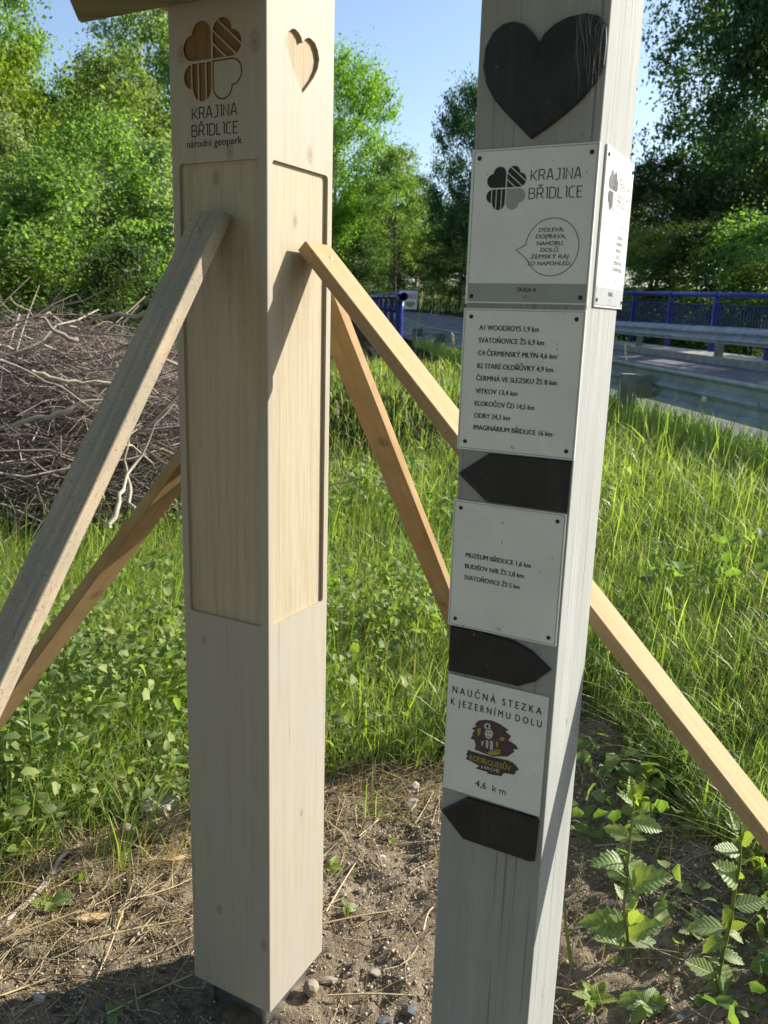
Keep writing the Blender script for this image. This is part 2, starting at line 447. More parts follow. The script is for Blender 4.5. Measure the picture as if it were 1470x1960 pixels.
GLY = {'K': (.5, [[(0, 0), (0, 1)], [(.5, 1), (.16, .46), (0, .46)], [(.16, .46), (.52, 0)]]),
       'R': (.5, [[(0, 0), (0, 1), (.34, 1), (.48, .88), (.48, .6), (.34, .47), (0, .47)], [(.3, .47), (.5, 0)]]),
       'A': (.54, [[(0, 0), (.22, 1), (.32, 1), (.54, 0)], [(.08, .3), (.46, .3)]]),
       'J': (.36, [[(.14, 1), (.36, 1), (.36, .14), (.24, 0), (0, 0)]]),
       'I': (.16, [[(0, 1), (.16, 1), (.16, 0)]]),
       'N': (.5, [[(0, 0), (0, 1), (.5, 0), (.5, 1)]]),
       'B': (.5, [[(0, 0), (0, 1), (.33, 1), (.44, .9), (.44, .62), (.33, .53), (0, .53)], [(.33, .53), (.5, .41), (.5, .12), (.36, 0), (0, 0)]]),
       'Ř': (.5, [[(0, 0), (0, 1), (.34, 1), (.48, .88), (.48, .6), (.34, .47), (0, .47)], [(.3, .47), (.5, 0)], [(.1, 1.32), (.25, 1.15), (.4, 1.32)]]),
       'D': (.5, [[(0, 0), (0, 1), (.3, 1), (.5, .84), (.5, .16), (.3, 0), (0, 0)]]),
       'L': (.36, [[(0, 1), (0, 0), (.36, 0)]]),
       'C': (.46, [[(.46, 1), (.18, 1), (0, .84), (0, .16), (.18, 0), (.46, 0)]]),
       'E': (.42, [[(.42, 1), (0, 1), (0, 0), (.42, 0)], [(0, .53), (.36, .53)]])}
def ribbon2d(P, w):
    P = np.asarray(P, float); n = len(P); closed = n > 2 and np.allclose(P[0], P[-1])
    V = []; 
    for i in range(n):
        a = P[i] - P[i - 1] if i > 0 else (P[-1] - P[-2] if closed else P[1] - P[0])
        b_ = P[i + 1] - P[i] if i < n - 1 else (P[1] - P[0] if closed else P[-1] - P[-2])
        a = a / (np.linalg.norm(a) + 1e-9); b_ = b_ / (np.linalg.norm(b_) + 1e-9)
        na = np.array([-a[1], a[0]]); nb = np.array([-b_[1], b_[0]]); mm_ = na + nb; mm_ /= np.linalg.norm(mm_) + 1e-9
        k = 1 / max(0.45, mm_ @ na)
        V += [P[i] + mm_ * w / 2 * k, P[i] - mm_ * w / 2 * k]
    F = [(2 * i, 2 * i + 1, 2 * i + 3, 2 * i + 2) for i in range(n - 1)]
    return V, F
def put_strokes(name, word, C, face, p0, p1, cap, mat, parent, off=0.0012, wt=0.1, gap=0.2):
    tot = sum(GLY[c][0] for c in word) + gap * (len(word) - 1)
    p0 = np.array(p0); p1 = np.array(p1); V = []; F = []; x = 0; lay = 0
    for c in word:
        for st in GLY[c][1]:
            v, f = ribbon2d([(a * 1.0, b_) for a, b_ in st], wt)
            b0 = len(V); lay += 1
            for a, b_ in v:
                V.append(face_pt(C, face, p0 + (p1 - p0) * (x + a) / tot + np.array([0, b_ * cap]), off + (lay % 7) * 2e-5))
            F += [tuple(i + b0 for i in q) for q in f]
        x += GLY[c][0] + gap
    return fixface(obj(name, V, F, mat, parent), nF if face == 'F' else nS)
def put_poly(name, polys, C, face, mat, parent, off=0.0012):
    """flat filled outlines (u,z) printed on a face"""
    V = []; F = []
    for p in polys:
        b0 = len(V); V += [face_pt(C, face, q, off) for q in p]; F.append(tuple(range(b0, b0 + len(p))))
    o = obj(name, V, F, mat, parent)
    bm = bmesh.new(); bm.from_mesh(o.data); bmesh.ops.triangulate(bm, faces=bm.faces, ngon_method='EAR_CLIP'); bm.to_mesh(o.data); bm.free()
    return fixface(o, nF if face == 'F' else nS)
def put_ribbon(name, pts, w, C, face, mat, parent, off=0.0012):
    v, f = ribbon2d(pts, w)
    return fixface(obj(name, [face_pt(C, face, q, off) for q in v], f, mat, parent), nF if face == 'F' else nS)
def screw(parent, p, n, r, mat, name='screw', h=0.0016):
    n = np.asarray(n, float); a = np.cross(n, eZ)
    if np.linalg.norm(a) < 1e-6: a = np.array([1.0, 0, 0])
    a /= np.linalg.norm(a); b_ = np.cross(n, a); V = []; F = []
    for rr, hh_ in ((r, 0), (r, h * 0.5), (r * 0.6, h), (r * 0.25, h * 0.6)):
        V += [p + rr * (math.cos(t) * a + math.sin(t) * b_) + n * hh_ for t in np.arange(10) / 10 * 2 * math.pi]
    for k in range(3): F += [(k * 10 + i, k * 10 + (i + 1) % 10, k * 10 + 10 + (i + 1) % 10, k * 10 + 10 + i) for i in range(10)]
    F.append(tuple(range(30, 40)))
    return fixn(obj(name, V, F, mat, parent))
def spline(pts, n=6, closed=True):
    P = np.asarray(pts, float); m_ = len(P); out = []
    for i in range(m_ if closed else m_ - 1):
        p0, p1, p2, p3 = (P[(i + k) % m_] if closed else P[min(max(i + k, 0), m_ - 1)] for k in (-1, 0, 1, 2))
        for t in np.arange(n) / n:
            out.append(0.5 * ((2 * p1) + (-p0 + p2) * t + (2 * p0 - 5 * p1 + 4 * p2 - p3) * t * t + (-p0 + 3 * p1 - 3 * p2 + p3) * t ** 3))
    if not closed: out.append(P[-1])
    return np.array(out)

# ------------------------------------------------------------------ new wooden post
PB = PC + (eR + eL) * PW / 2
def pk(px, py, face, depth=0.0):          # knot centre in the post's object space
    return tuple(face_pt(PC, face, onface(px, py, PC, face), -depth) - PB)
KN = [(pk(409, 340, 'F'), 0.013), (pk(432, 605, 'F'), 0.006), (pk(465, 613, 'F'), 0.008), (pk(380, 850, 'F'), 0.008), (pk(431, 835, 'F'), 0.006),
      (pk(487, 80, 'F'), 0.014), (pk(347, 105, 'F'), 0.012), (pk(440, 290, 'F'), 0.01), (pk(420, 1740, 'F'), 0.01), (pk(505, 1810, 'F'), 0.01),
      (pk(390, 1225, 'F'), 0.007), (pk(448, 985, 'F'), 0.006), (pk(593, 297, 'S'), 0.012), (pk(571, 423, 'S'), 0.013), (pk(540, 560, 'S'), 0.008), (pk(577, 1556, 'S'), 0.007)]
M_POST = wood('whitewashed_wood', (0.365, 0.332, 0.265), (0.26, 0.225, 0.165), contrast=0.35, rough=0.62, kn=KN, kdark=(0.15, 0.11, 0.08), blotch=(0.355, 0.335, 0.288))
M_PANEL = wood('planed_wood', (0.395, 0.345, 0.25), (0.25, 0.20, 0.12), gs=1.7, contrast=0.42, rough=0.6, kn=KN[:5] + KN[11:15], kdark=(0.10, 0.065, 0.035), bmp=0.3)
M_CARVED = wood('freshly_carved_wood', (0.362, 0.30, 0.20), (0.26, 0.205, 0.13), contrast=0.45, gs=1.4, rough=0.75, bmp=0.4)
M_BURNT = wood('burnt_wood', (0.185, 0.105, 0.038), (0.09, 0.05, 0.02), contrast=0.6, gs=1.6, rough=0.7)
M_INK = simple('engraved_dark', (0.055, 0.035, 0.018), 0.8, var=0.3)
new_post = empty('wooden_signpost', PB)
tag(new_post, 'pale new wooden signpost with carved heart and empty recessed panels, propped by diagonal braces', 'signpost')

def slab(C, W, z0, z1, bev, name, mats, parent):
    V, F = boxvf(C, eL, eR, eZ, 0, W, 0, W, z0, z1)
    o = obj(name, V, F, mats[0], parent)
    for mm_ in mats[1:]: o.data.materials.append(mm_)
    bm = bmesh.new(); bm.from_mesh(o.data)
    bmesh.ops.recalc_face_normals(bm, faces=bm.faces)
    ed = [e for e in bm.edges if abs((e.verts[0].co - e.verts[1].co).z) > 0.5]
    bmesh.ops.bevel(bm, geom=ed, offset=bev, segments=2, affect='EDGES', profile=0.5)
    bm.to_mesh(o.data); bm.free(); return o
post = slab(PC, PW, 0.06, 2.24, 0.0022, 'post', [M_POST, M_PANEL, M_BURNT, M_CARVED], new_post)
S_CL = 0.0405; CLC = np.array([0.108, 1.8545])
def mapcl(p, s, c, squash=1.0): return [(c[0] - x * s, c[1] + y * s * squash) for x, y in p]
pieces, plain = clover()
cut = []
PZ0, PZ1 = 0.8985, 1.7005
cut.append((rrect(0.0163, PW - 0.0163, PZ0, PZ1, 0.007), 'F', 0.006, 1))
cut.append((rrect(0.0150, PW - 0.0163, PZ0, PZ1, 0.007), 'S', 0.0065, 1))
HP = [(579.5, 82), (583.4, 75.5), (590, 71.8), (595.4, 74), (603, 82), (608.4, 96.2), (611.3, 113.6), (608.4, 131), (600.8, 148.4), (588.8, 165.8), (579.3, 178.5),
      (570.3, 155), (559.4, 128.8), (550.7, 98.4), (547.5, 76.6), (551.8, 60), (560.5, 54.4), (566, 56), (571.4, 61.4), (576.9, 71.2)]
cut.append(([tuple(onface(x, y, PC, 'S')) for x, y in HP], 'S', 0.0065, 3))
for p in pieces: cut.append((mapcl(p, S_CL, CLC), 'F', 0.003, 2))
# outline of the fourth leaf: a groove
po = np.array(mapcl(plain, S_CL, CLC)); cen = po.mean(0)
vv, ff = ribbon2d(np.vstack([po, po[:1]]), 0.0024)
cutters = []
for poly, face, dep, mi in cut:
    poly = clean(poly)
    V, F = inward_prism(poly, PC, face, 0.01, -dep)
    me = bpy.data.meshes.new('cutter'); me.from_pydata([tuple(v - PB) for v in V], [], F)
    for mm_ in (M_POST, M_PANEL, M_BURNT, M_CARVED): me.materials.append(mm_)
    bm = bmesh.new(); bm.from_mesh(me); bmesh.ops.recalc_face_normals(bm, faces=bm.faces)
    for f in bm.faces: f.material_index = mi
    bm.to_mesh(me); bm.free()
    co_ = bpy.data.objects.new('cutter', me); co_.location = tuple(PB); COL.objects.link(co_); cutters.append(co_)
bpy.context.view_layer.update()
for co_ in cutters:
    md = post.modifiers.new('cut', 'BOOLEAN'); md.operation = 'DIFFERENCE'; md.solver = 'EXACT'; md.object = co_
dg = bpy.context.evaluated_depsgraph_get(); dg.update()
nm = bpy.data.meshes.new_from_object(post.evaluated_get(dg)); post.modifiers.clear(); post.data = nm; nm.name = 'post'
for co_ in cutters: bpy.data.objects.remove(co_)
for p_ in post.data.polygons: p_.use_smooth = False
put_ribbon('emblem_outline', np.vstack([po, po[:1]]), 0.0022, PC, 'F', M_INK, new_post, 0.0004)
def L_(px, py): return onface(px, py, PC, 'F')
put_strokes('lettering', 'KRAJINA', PC, 'F', L_(368.5, 229), L_(453.2, 219.2), 0.0172, M_INK, new_post, 0.0004, wt=0.1)
put_strokes('lettering', 'BŘIDLICE', PC, 'F', L_(368, 262), L_(455.4, 254), 0.0172, M_INK, new_post, 0.0004, wt=0.1)
put_text('lettering', 'národní geopark', PC, 'F', L_(358, 283.5), L_(463.7, 274.5), 0.0115, M_INK, new_post, 0.0004, weight=0.012)

# cross beam at the top with a slanted end, and the little roof above it
M_BEAM = wood('beam_wood', (0.26, 0.225, 0.15), (0.13, 0.10, 0.06), 'x', gs=0.6, contrast=0.8, rough=0.7)
zb_ = 1.942; rB = ray(132, 0); PBc = CO + rB * ((zb_ - CO[2]) / rB[2]); uB = (PBc - PC) @ eL; oB = (PBc - PC) @ nF
k_ = 0.16 / max(oB, 0.02)
pl = [(0.402, 0.0015), (0.402 + (uB - 0.402) * k_, 0.16), (0.0, 0.16), (0.0, 0.0015)]
V = [PC + eL * u + nF * o_ + eZ * z_ for z_ in (zb_, zb_ + 0.05) for u, o_ in pl]
F = [(0, 1, 2, 3), (7, 6, 5, 4)] + [(i, (i + 1) % 4, (i + 1) % 4 + 4, i + 4) for i in range(4)]
cb_ = fixn(obj('cross_beam', V, F, M_BEAM, new_post))
bm = bmesh.new(); bm.from_mesh(cb_.data); bmesh.ops.bevel(bm, geom=list(bm.edges), offset=0.004, segments=2, affect='EDGES'); bm.to_mesh(cb_.data); bm.free()
m, nt, b = newmat('slate')
co = objco(nt); q1 = noise(nt, co, 14, 4, 0.6); q2 = noise(nt, co, 190, 2, 0.5); q3 = noise(nt, objco(nt, (40, 40, 6), (0.5, 0.2, 0.9)), 1.0, 4, 0.6)
col = ramp(nt, q1, [(0.35, (0.009, 0.010, 0.011)), (0.7, (0.022, 0.024, 0.026))])
col = mix(nt, ramp(nt, q3, [(0.58, 0.0), (0.75, 0.5)]), col, (0.05, 0.052, 0.052))
col = mix(nt, ramp(nt, q2, [(0.73, 0.0), (0.76, 0.7)]), col, (0.16, 0.16, 0.15))
nt.links.new(col, b.inputs['Base Color']); b.inputs['Roughness'].default_value = 0.48; b.inputs['Specular IOR Level'].default_value = 0.35
bump(nt, b, q3, 0.5, 0.003); M_SLATE = m
M_RBOARD = wood('roof_board', (0.36, 0.28, 0.17), (0.2, 0.14, 0.08), 'z', contrast=0.6)
def roof(parent, C, W, z, ovF, ovB, ovL, ovS, rise, board, slate):
    """two sloping boards with slates; eaves at height z; overhangs front/back/left/sun side"""
    u0, u1, v0, v1 = -ovS, W + ovL, -ovF, W + ovB; um = W / 2
    for (a, b_) in ((u0, um), (u1, um)):
        P = []
        for v in (v0, v1):
            for u, zz in ((a, z), (b_, z + rise)): P.append(C + eL * u + eR * v + eZ * zz)
        V = P + [p + eZ * 0.022 for p in P]
        fixn(obj('roof_board', V, [(0, 1, 3, 2), (4, 6, 7, 5), (0, 4, 5, 1), (2, 3, 7, 6), (0, 2, 6, 4), (1, 5, 7, 3)], board, parent))
        rows = 4; cols = 4
        for r in range(rows):
            for c_ in range(cols):
                t0 = r / rows - 0.05; t1 = (r + 1.25) / rows
                w0 = v0 + (v1 - v0) * c_ / cols + 0.002 - (0.02 if c_ == 0 else 0); w1 = v0 + (v1 - v0) * (c_ + 1) / cols - 0.002 + (0.02 if c_ == cols - 1 else 0)
                n_ = 6; top = []; 
                edge = [(t0 + random.uniform(-0.03, 0.03), w0 + (w1 - w0) * k / n_) for k in range(n_ + 1)] + [(min(t1, 1.02), w1), (min(t1, 1.02), w0)]
                V = []
                for hh_ in (0.0, 0.006):
                    for t, w in edge:
                        lift = 0.024 + 0.012 * (1 - (t - t0) / (t1 - t0)) + hh_ + r * 0.0005
                        V.append(C + eL * (a + (b_ - a) * t) + eR * w + eZ * (z + rise * t + lift))
                n2 = len(edge)
                fixn(obj('slate', V, [tuple(range(n2)), tuple(range(2 * n2 - 1, n2 - 1, -1))] + [(i, (i + 1) % n2, (i + 1) % n2 + n2, i + n2) for i in range(n2)], slate, parent))
roof(new_post, PC, PW, 2.06, 0.24, 0.22, 0.27, 0.0, 0.16, M_RBOARD, M_SLATE)

# galvanised post shoe
M_GALV = simple('galvanised_steel', (0.45, 0.47, 0.5), 0.35, 0.9, var=0.2, scale=40)
mb = MB(); 
mb.box(PC, eL, eR, eZ, 0.025, 0.035, 0.022, 0.178, -0.08, 0.062)
mb.box(PC, eL, eR, eZ, 0.165, 0.175, 0.022, 0.178, -0.08, 0.062)
mb.box(PC, eL, eR, eZ, 0.0351, 0.1649, 0.03, 0.038, -0.08, 0.0615)
mb.box(PC, eL, eR, eZ, 0.0351, 0.1649, 0.162, 0.170, -0.08, 0.0615)
fixn(mb.build('post_shoe', M_GALV, new_post))

# four braces
M_BR1 = wood('rough_sawn_larch', (0.385, 0.275, 0.15), (0.27, 0.165, 0.075), 'x', gs=0.8, contrast=0.45, spots=(0.30, 0.185, 0.085), rough=0.8, bmp=0.4)
M_BR2 = wood('weathered_spruce', (0.40, 0.33, 0.235), (0.18, 0.13, 0.09), 'x', gs=0.9, contrast=0.6, spots=(0.16, 0.115, 0.08), blotch=(0.31, 0.275, 0.21), rough=0.85, bmp=0.5)
M_BR3 = wood('golden_spruce', (0.40, 0.275, 0.14), (0.24, 0.145, 0.065), 'x', gs=0.7, contrast=0.5, kn=[((0.55, 0.01, 0.0), 0.022), ((1.25, -0.01, 0.0), 0.016), ((0.9, 0.02, 0.01), 0.012)], blotch=(0.33, 0.215, 0.10), rough=0.8)
M_SCREW = simple('brass_screw', (0.55, 0.42, 0.16), 0.35, 0.9)
def brace(mat, base, e_along, u, z, az, el, w, t, label, cut_ang):
    P = base + e_along * u + eZ * z
    d = np.array([math.sin(az) * math.cos(el), math.cos(az) * math.cos(el), -math.sin(el)])
    h = np.array([math.cos(az), -math.sin(az), 0]); n = np.cross(h, d); n *= np.sign(n[2])
    Ln = (P[2] + 0.10) / math.sin(el)
    me = bpy.data.meshes.new('brace'); nseg = 14
    V = []; r2 = random.Random(int(az * 100))
    for i in range(nseg + 1):
        x = Ln * i / nseg
        if i == 0: xs = (0, 0, 0, 0)
        for (yy, zz) in ((-w / 2, 0), (w / 2, 0), (w / 2, t), (-w / 2, t)):
            x_ = x
            if i == 0: x_ = -zz * cut_ang - 0.001
            V.append((x_, yy + r2.uniform(-1, 1) * 0.0005, zz + r2.uniform(-1, 1) * 0.0005))
    F = [(i * 4 + k, i * 4 + (k + 1) % 4, i * 4 + 4 + (k + 1) % 4, i * 4 + 4 + k) for i in range(nseg) for k in range(4)]
    F += [(3, 2, 1, 0), tuple(nseg * 4 + k for k in range(4))]
    me.from_pydata(V, [], F); me.materials.append(mat)
    bm = bmesh.new(); bm.from_mesh(me); bmesh.ops.recalc_face_normals(bm, faces=bm.faces)
    ed = [e for e in bm.edges if len(e.link_faces) == 2 and e.link_faces[0].normal.angle(e.link_faces[1].normal) > 0.8]
    bmesh.ops.bevel(bm, geom=ed, offset=0.0016, segments=1, affect='EDGES'); bm.to_mesh(me); bm.free()
    o = bpy.data.objects.new('brace', me); COL.objects.link(o); o.parent = new_post
    Mx = Matrix(((d[0], h[0], n[0], P[0] - PB[0]), (d[1], h[1], n[1], P[1] - PB[1]), (d[2], h[2], n[2], P[2] - PB[2]), (0, 0, 0, 1)))
    o.matrix_local = Mx; o['label'] = label
    return o, P, d, h, n
def brace_screw(bo, x, y, t, r=0.0045):
    V = []; F = []
    for rr, hh_ in ((r, 0), (r, 0.0008), (r * 0.55, 0.0016), (r * 0.2, 0.0008)):
        V += [(x + rr * math.cos(a), y + rr * math.sin(a), t + hh_) for a in np.arange(10) / 10 * 2 * math.pi]
    for k in range(3): F += [(k * 10 + i, k * 10 + (i + 1) % 10, k * 10 + 10 + (i + 1) % 10, k * 10 + 10 + i) for i in range(10)]
    F.append(tuple(range(30, 40)))
    me = bpy.data.meshes.new('screw'); me.from_pydata(V, [], F); me.materials.append(M_SCREW)
    o = bpy.data.objects.new('screw', me); o.parent = bo; COL.objects.link(o)
B1 = brace(M_BR1, PC, eR, 0.1285, 1.565, 2.0656, 0.7973, 0.0787, 0.0221, 'golden rough-sawn brace on the sunlit side of the post', 0.0)
brace_screw(B1[0], 0.035, -0.006, 0.0222)
B2 = brace(M_BR2, PC, eL, 0.1001, 1.614, 3.6409, 0.946, 0.0638, 0.0248, 'weathered grey brace on the shaded front of the post', -0.5)
brace_screw(B2[0], 0.05, 0.004, 0.0249)
B3 = brace(M_BR3, PC + eL * PW, eR, 0.1039, 1.232, -1.0678, 0.837, 0.0738, 0.0245, 'knotty brown brace behind the post', 0.0)
B4 = brace(M_BR3, PC + eR * PW, eL, 0.0779, 1.5946, 0.4855, 0.8808, 0.0645, 0.0261, 'golden brace running away behind the post', 0.0)

# ------------------------------------------------------------------ old grey post with signs
QB = QC + (eR + eL) * QW / 2
def qz(px, py, face='F'): return onface(px, py, QC, face)
M_OLD = None
m, nt, b = newmat('weathered_grey_post')
co = objco(nt, (30, 30, 2)); g1 = noise(nt, co, 1.0, 5, 0.65)
co2 = objco(nt); g2 = noise(nt, co2, 7, 4, 0.6); g3 = noise(nt, co2, 170, 3, 0.6); g4 = noise(nt, objco(nt, (60, 60, 14)), 1.0, 2, 0.5)
col = ramp(nt, g1, [(0.3, (0.28, 0.292, 0.28)), (0.6, (0.33, 0.345, 0.335)), (0.8, (0.36, 0.375, 0.365))])
col = mix(nt, ramp(nt, g2, [(0.45, 0.0), (0.75, 0.5)]), col, (0.27, 0.27, 0.245))
col = mix(nt, ramp(nt, g3, [(0.62, 0.0), (0.74, 0.5)]), col, (0.22, 0.215, 0.195))
col = mix(nt, ramp(nt, g4, [(0.76, 0.0), (0.80, 0.9)]), col, (0.09, 0.085, 0.075))
g5 = noise(nt, objco(nt, (150, 150, 2.2)), 1.0, 3, 0.55)
col = mix(nt, ramp(nt, g5, [(0.61, 0.0), (0.69, 0.8)]), col, (0.17, 0.165, 0.15))
nt.links.new(col, b.inputs['Base Color']); b.inputs['Roughness'].default_value = 0.85; b.inputs['Specular IOR Level'].default_value = 0.2
bump(nt, b, math_(nt, 'SUBTRACT', g1, math_(nt, 'MULTIPLY', g5, 0.8)), 0.35, 0.004); M_OLD = m
m, nt, b = newmat('sign_plastic')
co = objco(nt); s1 = noise(nt, co, 12, 4, 0.6); s2 = noise(nt, co, 140, 2, 0.5)
col = ramp(nt, s1, [(0.35, (0.64, 0.665, 0.645)), (0.65, (0.72, 0.74, 0.72))])
col = mix(nt, ramp(nt, s2, [(0.735, 0.0), (0.76, 0.8)]), col, (0.16, 0.15, 0.13))
nt.links.new(col, b.inputs['Base Color']); b.inputs['Roughness'].default_value = 0.38; M_SIGN = m
M_SEDGE = simple('sign_border', (0.13, 0.135, 0.13), 0.6)
M_PRINT = simple('black_print', (0.016, 0.015, 0.018), 0.5, var=0.3)
M_GREY = simple('grey_print', (0.30, 0.325, 0.325), 0.5, var=0.08)
M_RUST = simple('rusty_screw', (0.055, 0.035, 0.025), 0.7, 0.3, var=0.5, scale=300)
old_post = empty('old_signpost', QB)
tag(old_post, 'old weathered grey signpost with black slate heart, arrows and white distance plates', 'signpost')
slab(QC, QW, -0.06, 2.08, 0.002, 'post', [M_OLD], old_post)
M_DBOARD = wood('old_roof_board', (0.07, 0.055, 0.04), (0.035, 0.028, 0.02), 'z', contrast=0.6)
roof(old_post, QC, QW, 1.962, 0.20, 0.10, 0.23, 0.0, 0.09, M_DBOARD, M_SLATE)

def quad_avg(face, TL, TR, BR, BL):
    c4 = [qz(*p, face) for p in (TL, TR, BR, BL)]
    if face == 'F': u1, u0 = (c4[0][0] + c4[3][0]) / 2, (c4[1][0] + c4[2][0]) / 2
    else: u0, u1 = (c4[0][0] + c4[3][0]) / 2, (c4[1][0] + c4[2][0]) / 2
    return u0, u1, (c4[2][1] + c4[3][1]) / 2, (c4[0][1] + c4[1][1]) / 2
TH = 0.003
def sign_panel(face, box, label, border=True):
    u0, u1, z0, z1 = box
    u0 = max(u0, -0.001); 
    V, F = inward_prism(rrect(u0, u1, z0, z1, 0.0008, 1), QC, face, 0.0003, TH)
    p = fixn(obj('sign_panel', V, F, M_SIGN, old_post)); p['label'] = label
    if border:
        i = 0.0022; w = 0.0006
        pts = [(u0 + i, z0 + i), (u1 - i, z0 + i), (u1 - i, z1 - i), (u0 + i, z1 - i), (u0 + i, z0 + i)]
        put_ribbon('border_line', pts, w, QC, face, M_SEDGE, p, TH + 0.0002)
    return p
def txt(p, body, a, c_, cap, face='F', mat=None, weight=0.02, shear=0.0, off=0.0004):
    return put_text('lettering', body, QC, face, a, c_, cap, mat or M_PRINT, p, TH + off, weight, shear)
PX = lambda n_px: n_px * 0.00068          # sign pixels to metres at the old post
# plate 1 and the same plate on the sunlit side
b1x = quad_avg('F', (909, 290.6), (1151.4, 269.3), (1124, 583.3), (893, 579.6))
b1s = quad_avg('S', (1160, 272), (1209.7, 318.3), (1185.7, 593.6), (1132.6, 584.5))
def logo_plate(face, box, label):
    p = sign_panel(face, box, label)
    u0, u1, z0, z1 = box; W = u1 - u0; H = z1 - z0
    mir = (lambda x: u1 - x * W) if face == 'F' else (lambda x: u0 + x * W)
    sg = -1 if face == 'F' else 1
    pt = lambda x, y: np.array([mir(x), z1 - y * H])
    # 0..1 layout measured on the plate
    cc = pt(0.290, 0.252); s = 0.109 * W
    mp = lambda poly: [(cc[0] + sg * x * s, cc[1] + y * s) for x, y in poly]
    put_poly('emblem', [mp(q) for q in pieces], QC, face, M_PRINT, p, TH + 0.0004)
    put_poly('emblem_leaf', [mp(plain)], QC, face, M_GREY, p, TH + 0.0004)
    put_strokes('lettering', 'KRAJINA', QC, face, pt(0.487, 0.213), pt(0.875, 0.213), 0.066 * H, M_PRINT, p, TH + 0.0004, wt=0.085)
    put_strokes('lettering', 'BŘIDLICE', QC, face, pt(0.480, 0.326), pt(0.896, 0.326), 0.066 * H, M_PRINT, p, TH + 0.0004, wt=0.085)
    # speech bubble
    bc = pt(0.690, 0.634); rx = 0.212 * W; rz = 0.184 * H
    pts = []
    tip = pt(0.404, 0.648)
    for a in range(205, 205 + 331, 10):
        pts.append((bc[0] + sg * rx * math.cos(R_(a)), bc[1] + rz * math.sin(R_(a))))
    pts = [tuple(tip)] + pts + [tuple(tip)]
    put_ribbon('bubble_line', pts, 0.0008, QC, face, M_PRINT, p, TH + 0.0004)
    rows = [('DOLEVA,', .545, .742, .562), ('DOPRAVA,', .522, .762, .604), ('NAHORU,', .533, .747, .648), ('DOLŮ,', .567, .715, .690),
            ('ZEMSKÝ RÁJ', .490, .795, .732), ('TO NAPOHLED.', .465, .818, .776)]
    for t_, x0, x1, y in rows: txt(p, t_, pt(x0 + 0.034, y - 0.026), pt(x1 + 0.034, y - 0.026), 0.0255 * H, face, weight=0.008, shear=0.1)
    i = 0.0026 / W; q = [pt(i, .868), pt(1 - i, .868), pt(1 - i, .985), pt(i, .985)]
    put_poly('grey_band', [[tuple(x) for x in q]], QC, face, M_GREY, p, TH + 0.0003)
    txt(p, 'TRASA A', pt(.425, .922), pt(.592, .922), 0.027 * H, face, weight=0.02, off=0.0006)
    txt(p, 'R2', pt(.488, .960), pt(.516, .960), 0.016 * H, face, weight=0.0, off=0.0006, mat=M_SEDGE)
    n = nF if face == 'F' else nS
    for x, y in ((.055, .055), (.945, .06), (.045, .955), (.945, .955)):
        screw(p, face_pt(QC, face, pt(x, y), TH), n, 0.0028, M_RUST)
    return p
logo_plate('F', b1x, 'white plate with black clover emblem and speech bubble on the shaded face')
logo_plate('S', b1s, 'white plate with black clover emblem and speech bubble on the sunlit face')
# same plate on the hidden left face: only its edge shows
V, F = boxvf(QC + eL * QW, eL, eR, eZ, 0.0005, 0.0035, 0.004, QW - 0.004, b1s[2], b1s[3])
fixn(obj('sign_panel', V, F, M_SIGN, old_post))
# plate 2
b2x = quad_avg('F', (890.5, 590), (1124.6, 593.5), (1098.7, 879.8), (876, 858.9))
p2 = sign_panel('F', b2x, 'white plate listing nine distances in black')
rows = [('A1 WOODBOYS 1,9 km', (918.8, 632.5), (1033, 634.5)), ('SVATOŇOVICE ŽS 6,9 km', (917.8, 656.5), (1043, 660)), ('C4 ČERMENSKÝ MLÝN 4,6 km', (916.5, 681), (1067.4, 686)),
        ('B2 STARÉ OLDŘŮVKY 4,9 km', (914.8, 705.5), (1060.3, 711)), ('ČERMNÁ VE SLEZSKU ŽS 8 km', (913, 729), (1067.4, 736)), ('VÍTKOV 13,4 km', (911.7, 753), (992, 757)),
        ('KLOKOČOV ČD 14,5 km', (910, 777), (1024.2, 783.5)), ('ODRY 24,3 km', (909, 799.5), (978, 803.8)), ('IMAGINÁRIUM BŘIDLICE 16 km', (907.4, 822.5), (1058.6, 834))]
def level(a, c_):
    A, B = qz(*a), qz(*c_); z = (A[1] + B[1]) / 2; return np.array([A[0], z]), np.array([B[0], z])
def rowtxt(p, body, a, c_, cap_px, **k):
    A, B = level(a, c_); txt(p, body, A, B, PX(cap_px), **k)
for t_, a, c_ in rows: rowtxt(p2, t_, a, c_, 9.4, weight=0.027)
rowtxt(p2, 'R2', (979, 858), (986, 858.5), 5, weight=0.0, mat=M_SEDGE)
def corner_screws(p, box, m_=0.011):
    for u in (box[0] + m_, box[1] - m_):
        for z in (box[2] + m_, box[3] - m_): screw(p, face_pt(QC, 'F', (u, z), TH), nF, 0.0028, M_RUST)
corner_screws(p2, b2x)
b3x = quad_avg('F', (871, 954.5), (1087.5, 984), (1063, 1238.5), (858.5, 1191.3))
p3 = sign_panel('F', b3x, 'white plate listing three distances in black')
for t_, a, c_ in [('MUZEUM BŘIDLICE 1,6 km', (892.9, 1065), (1017.5, 1086)), ('BUDIŠOV N/B ŽS 2,8 km', (891.5, 1086), (1004, 1106)), ('SVATOŇOVICE ŽS 5 km', (890.2, 1107.5), (996.3, 1127))]:
    rowtxt(p3, t_, a, c_, 9.6, weight=0.027)
rowtxt(p3, 'R2', (954, 1205), (961, 1206.5), 5, weight=0.0, mat=M_SEDGE)
corner_screws(p3, b3x)
b4x = quad_avg('F', (860.4, 1287.5), (1052, 1333.9), (1033.4, 1560.7), (849.3, 1504.2))
p4 = sign_panel('F', b4x, 'white plate for the nature trail with a dark coloured emblem', border=False)
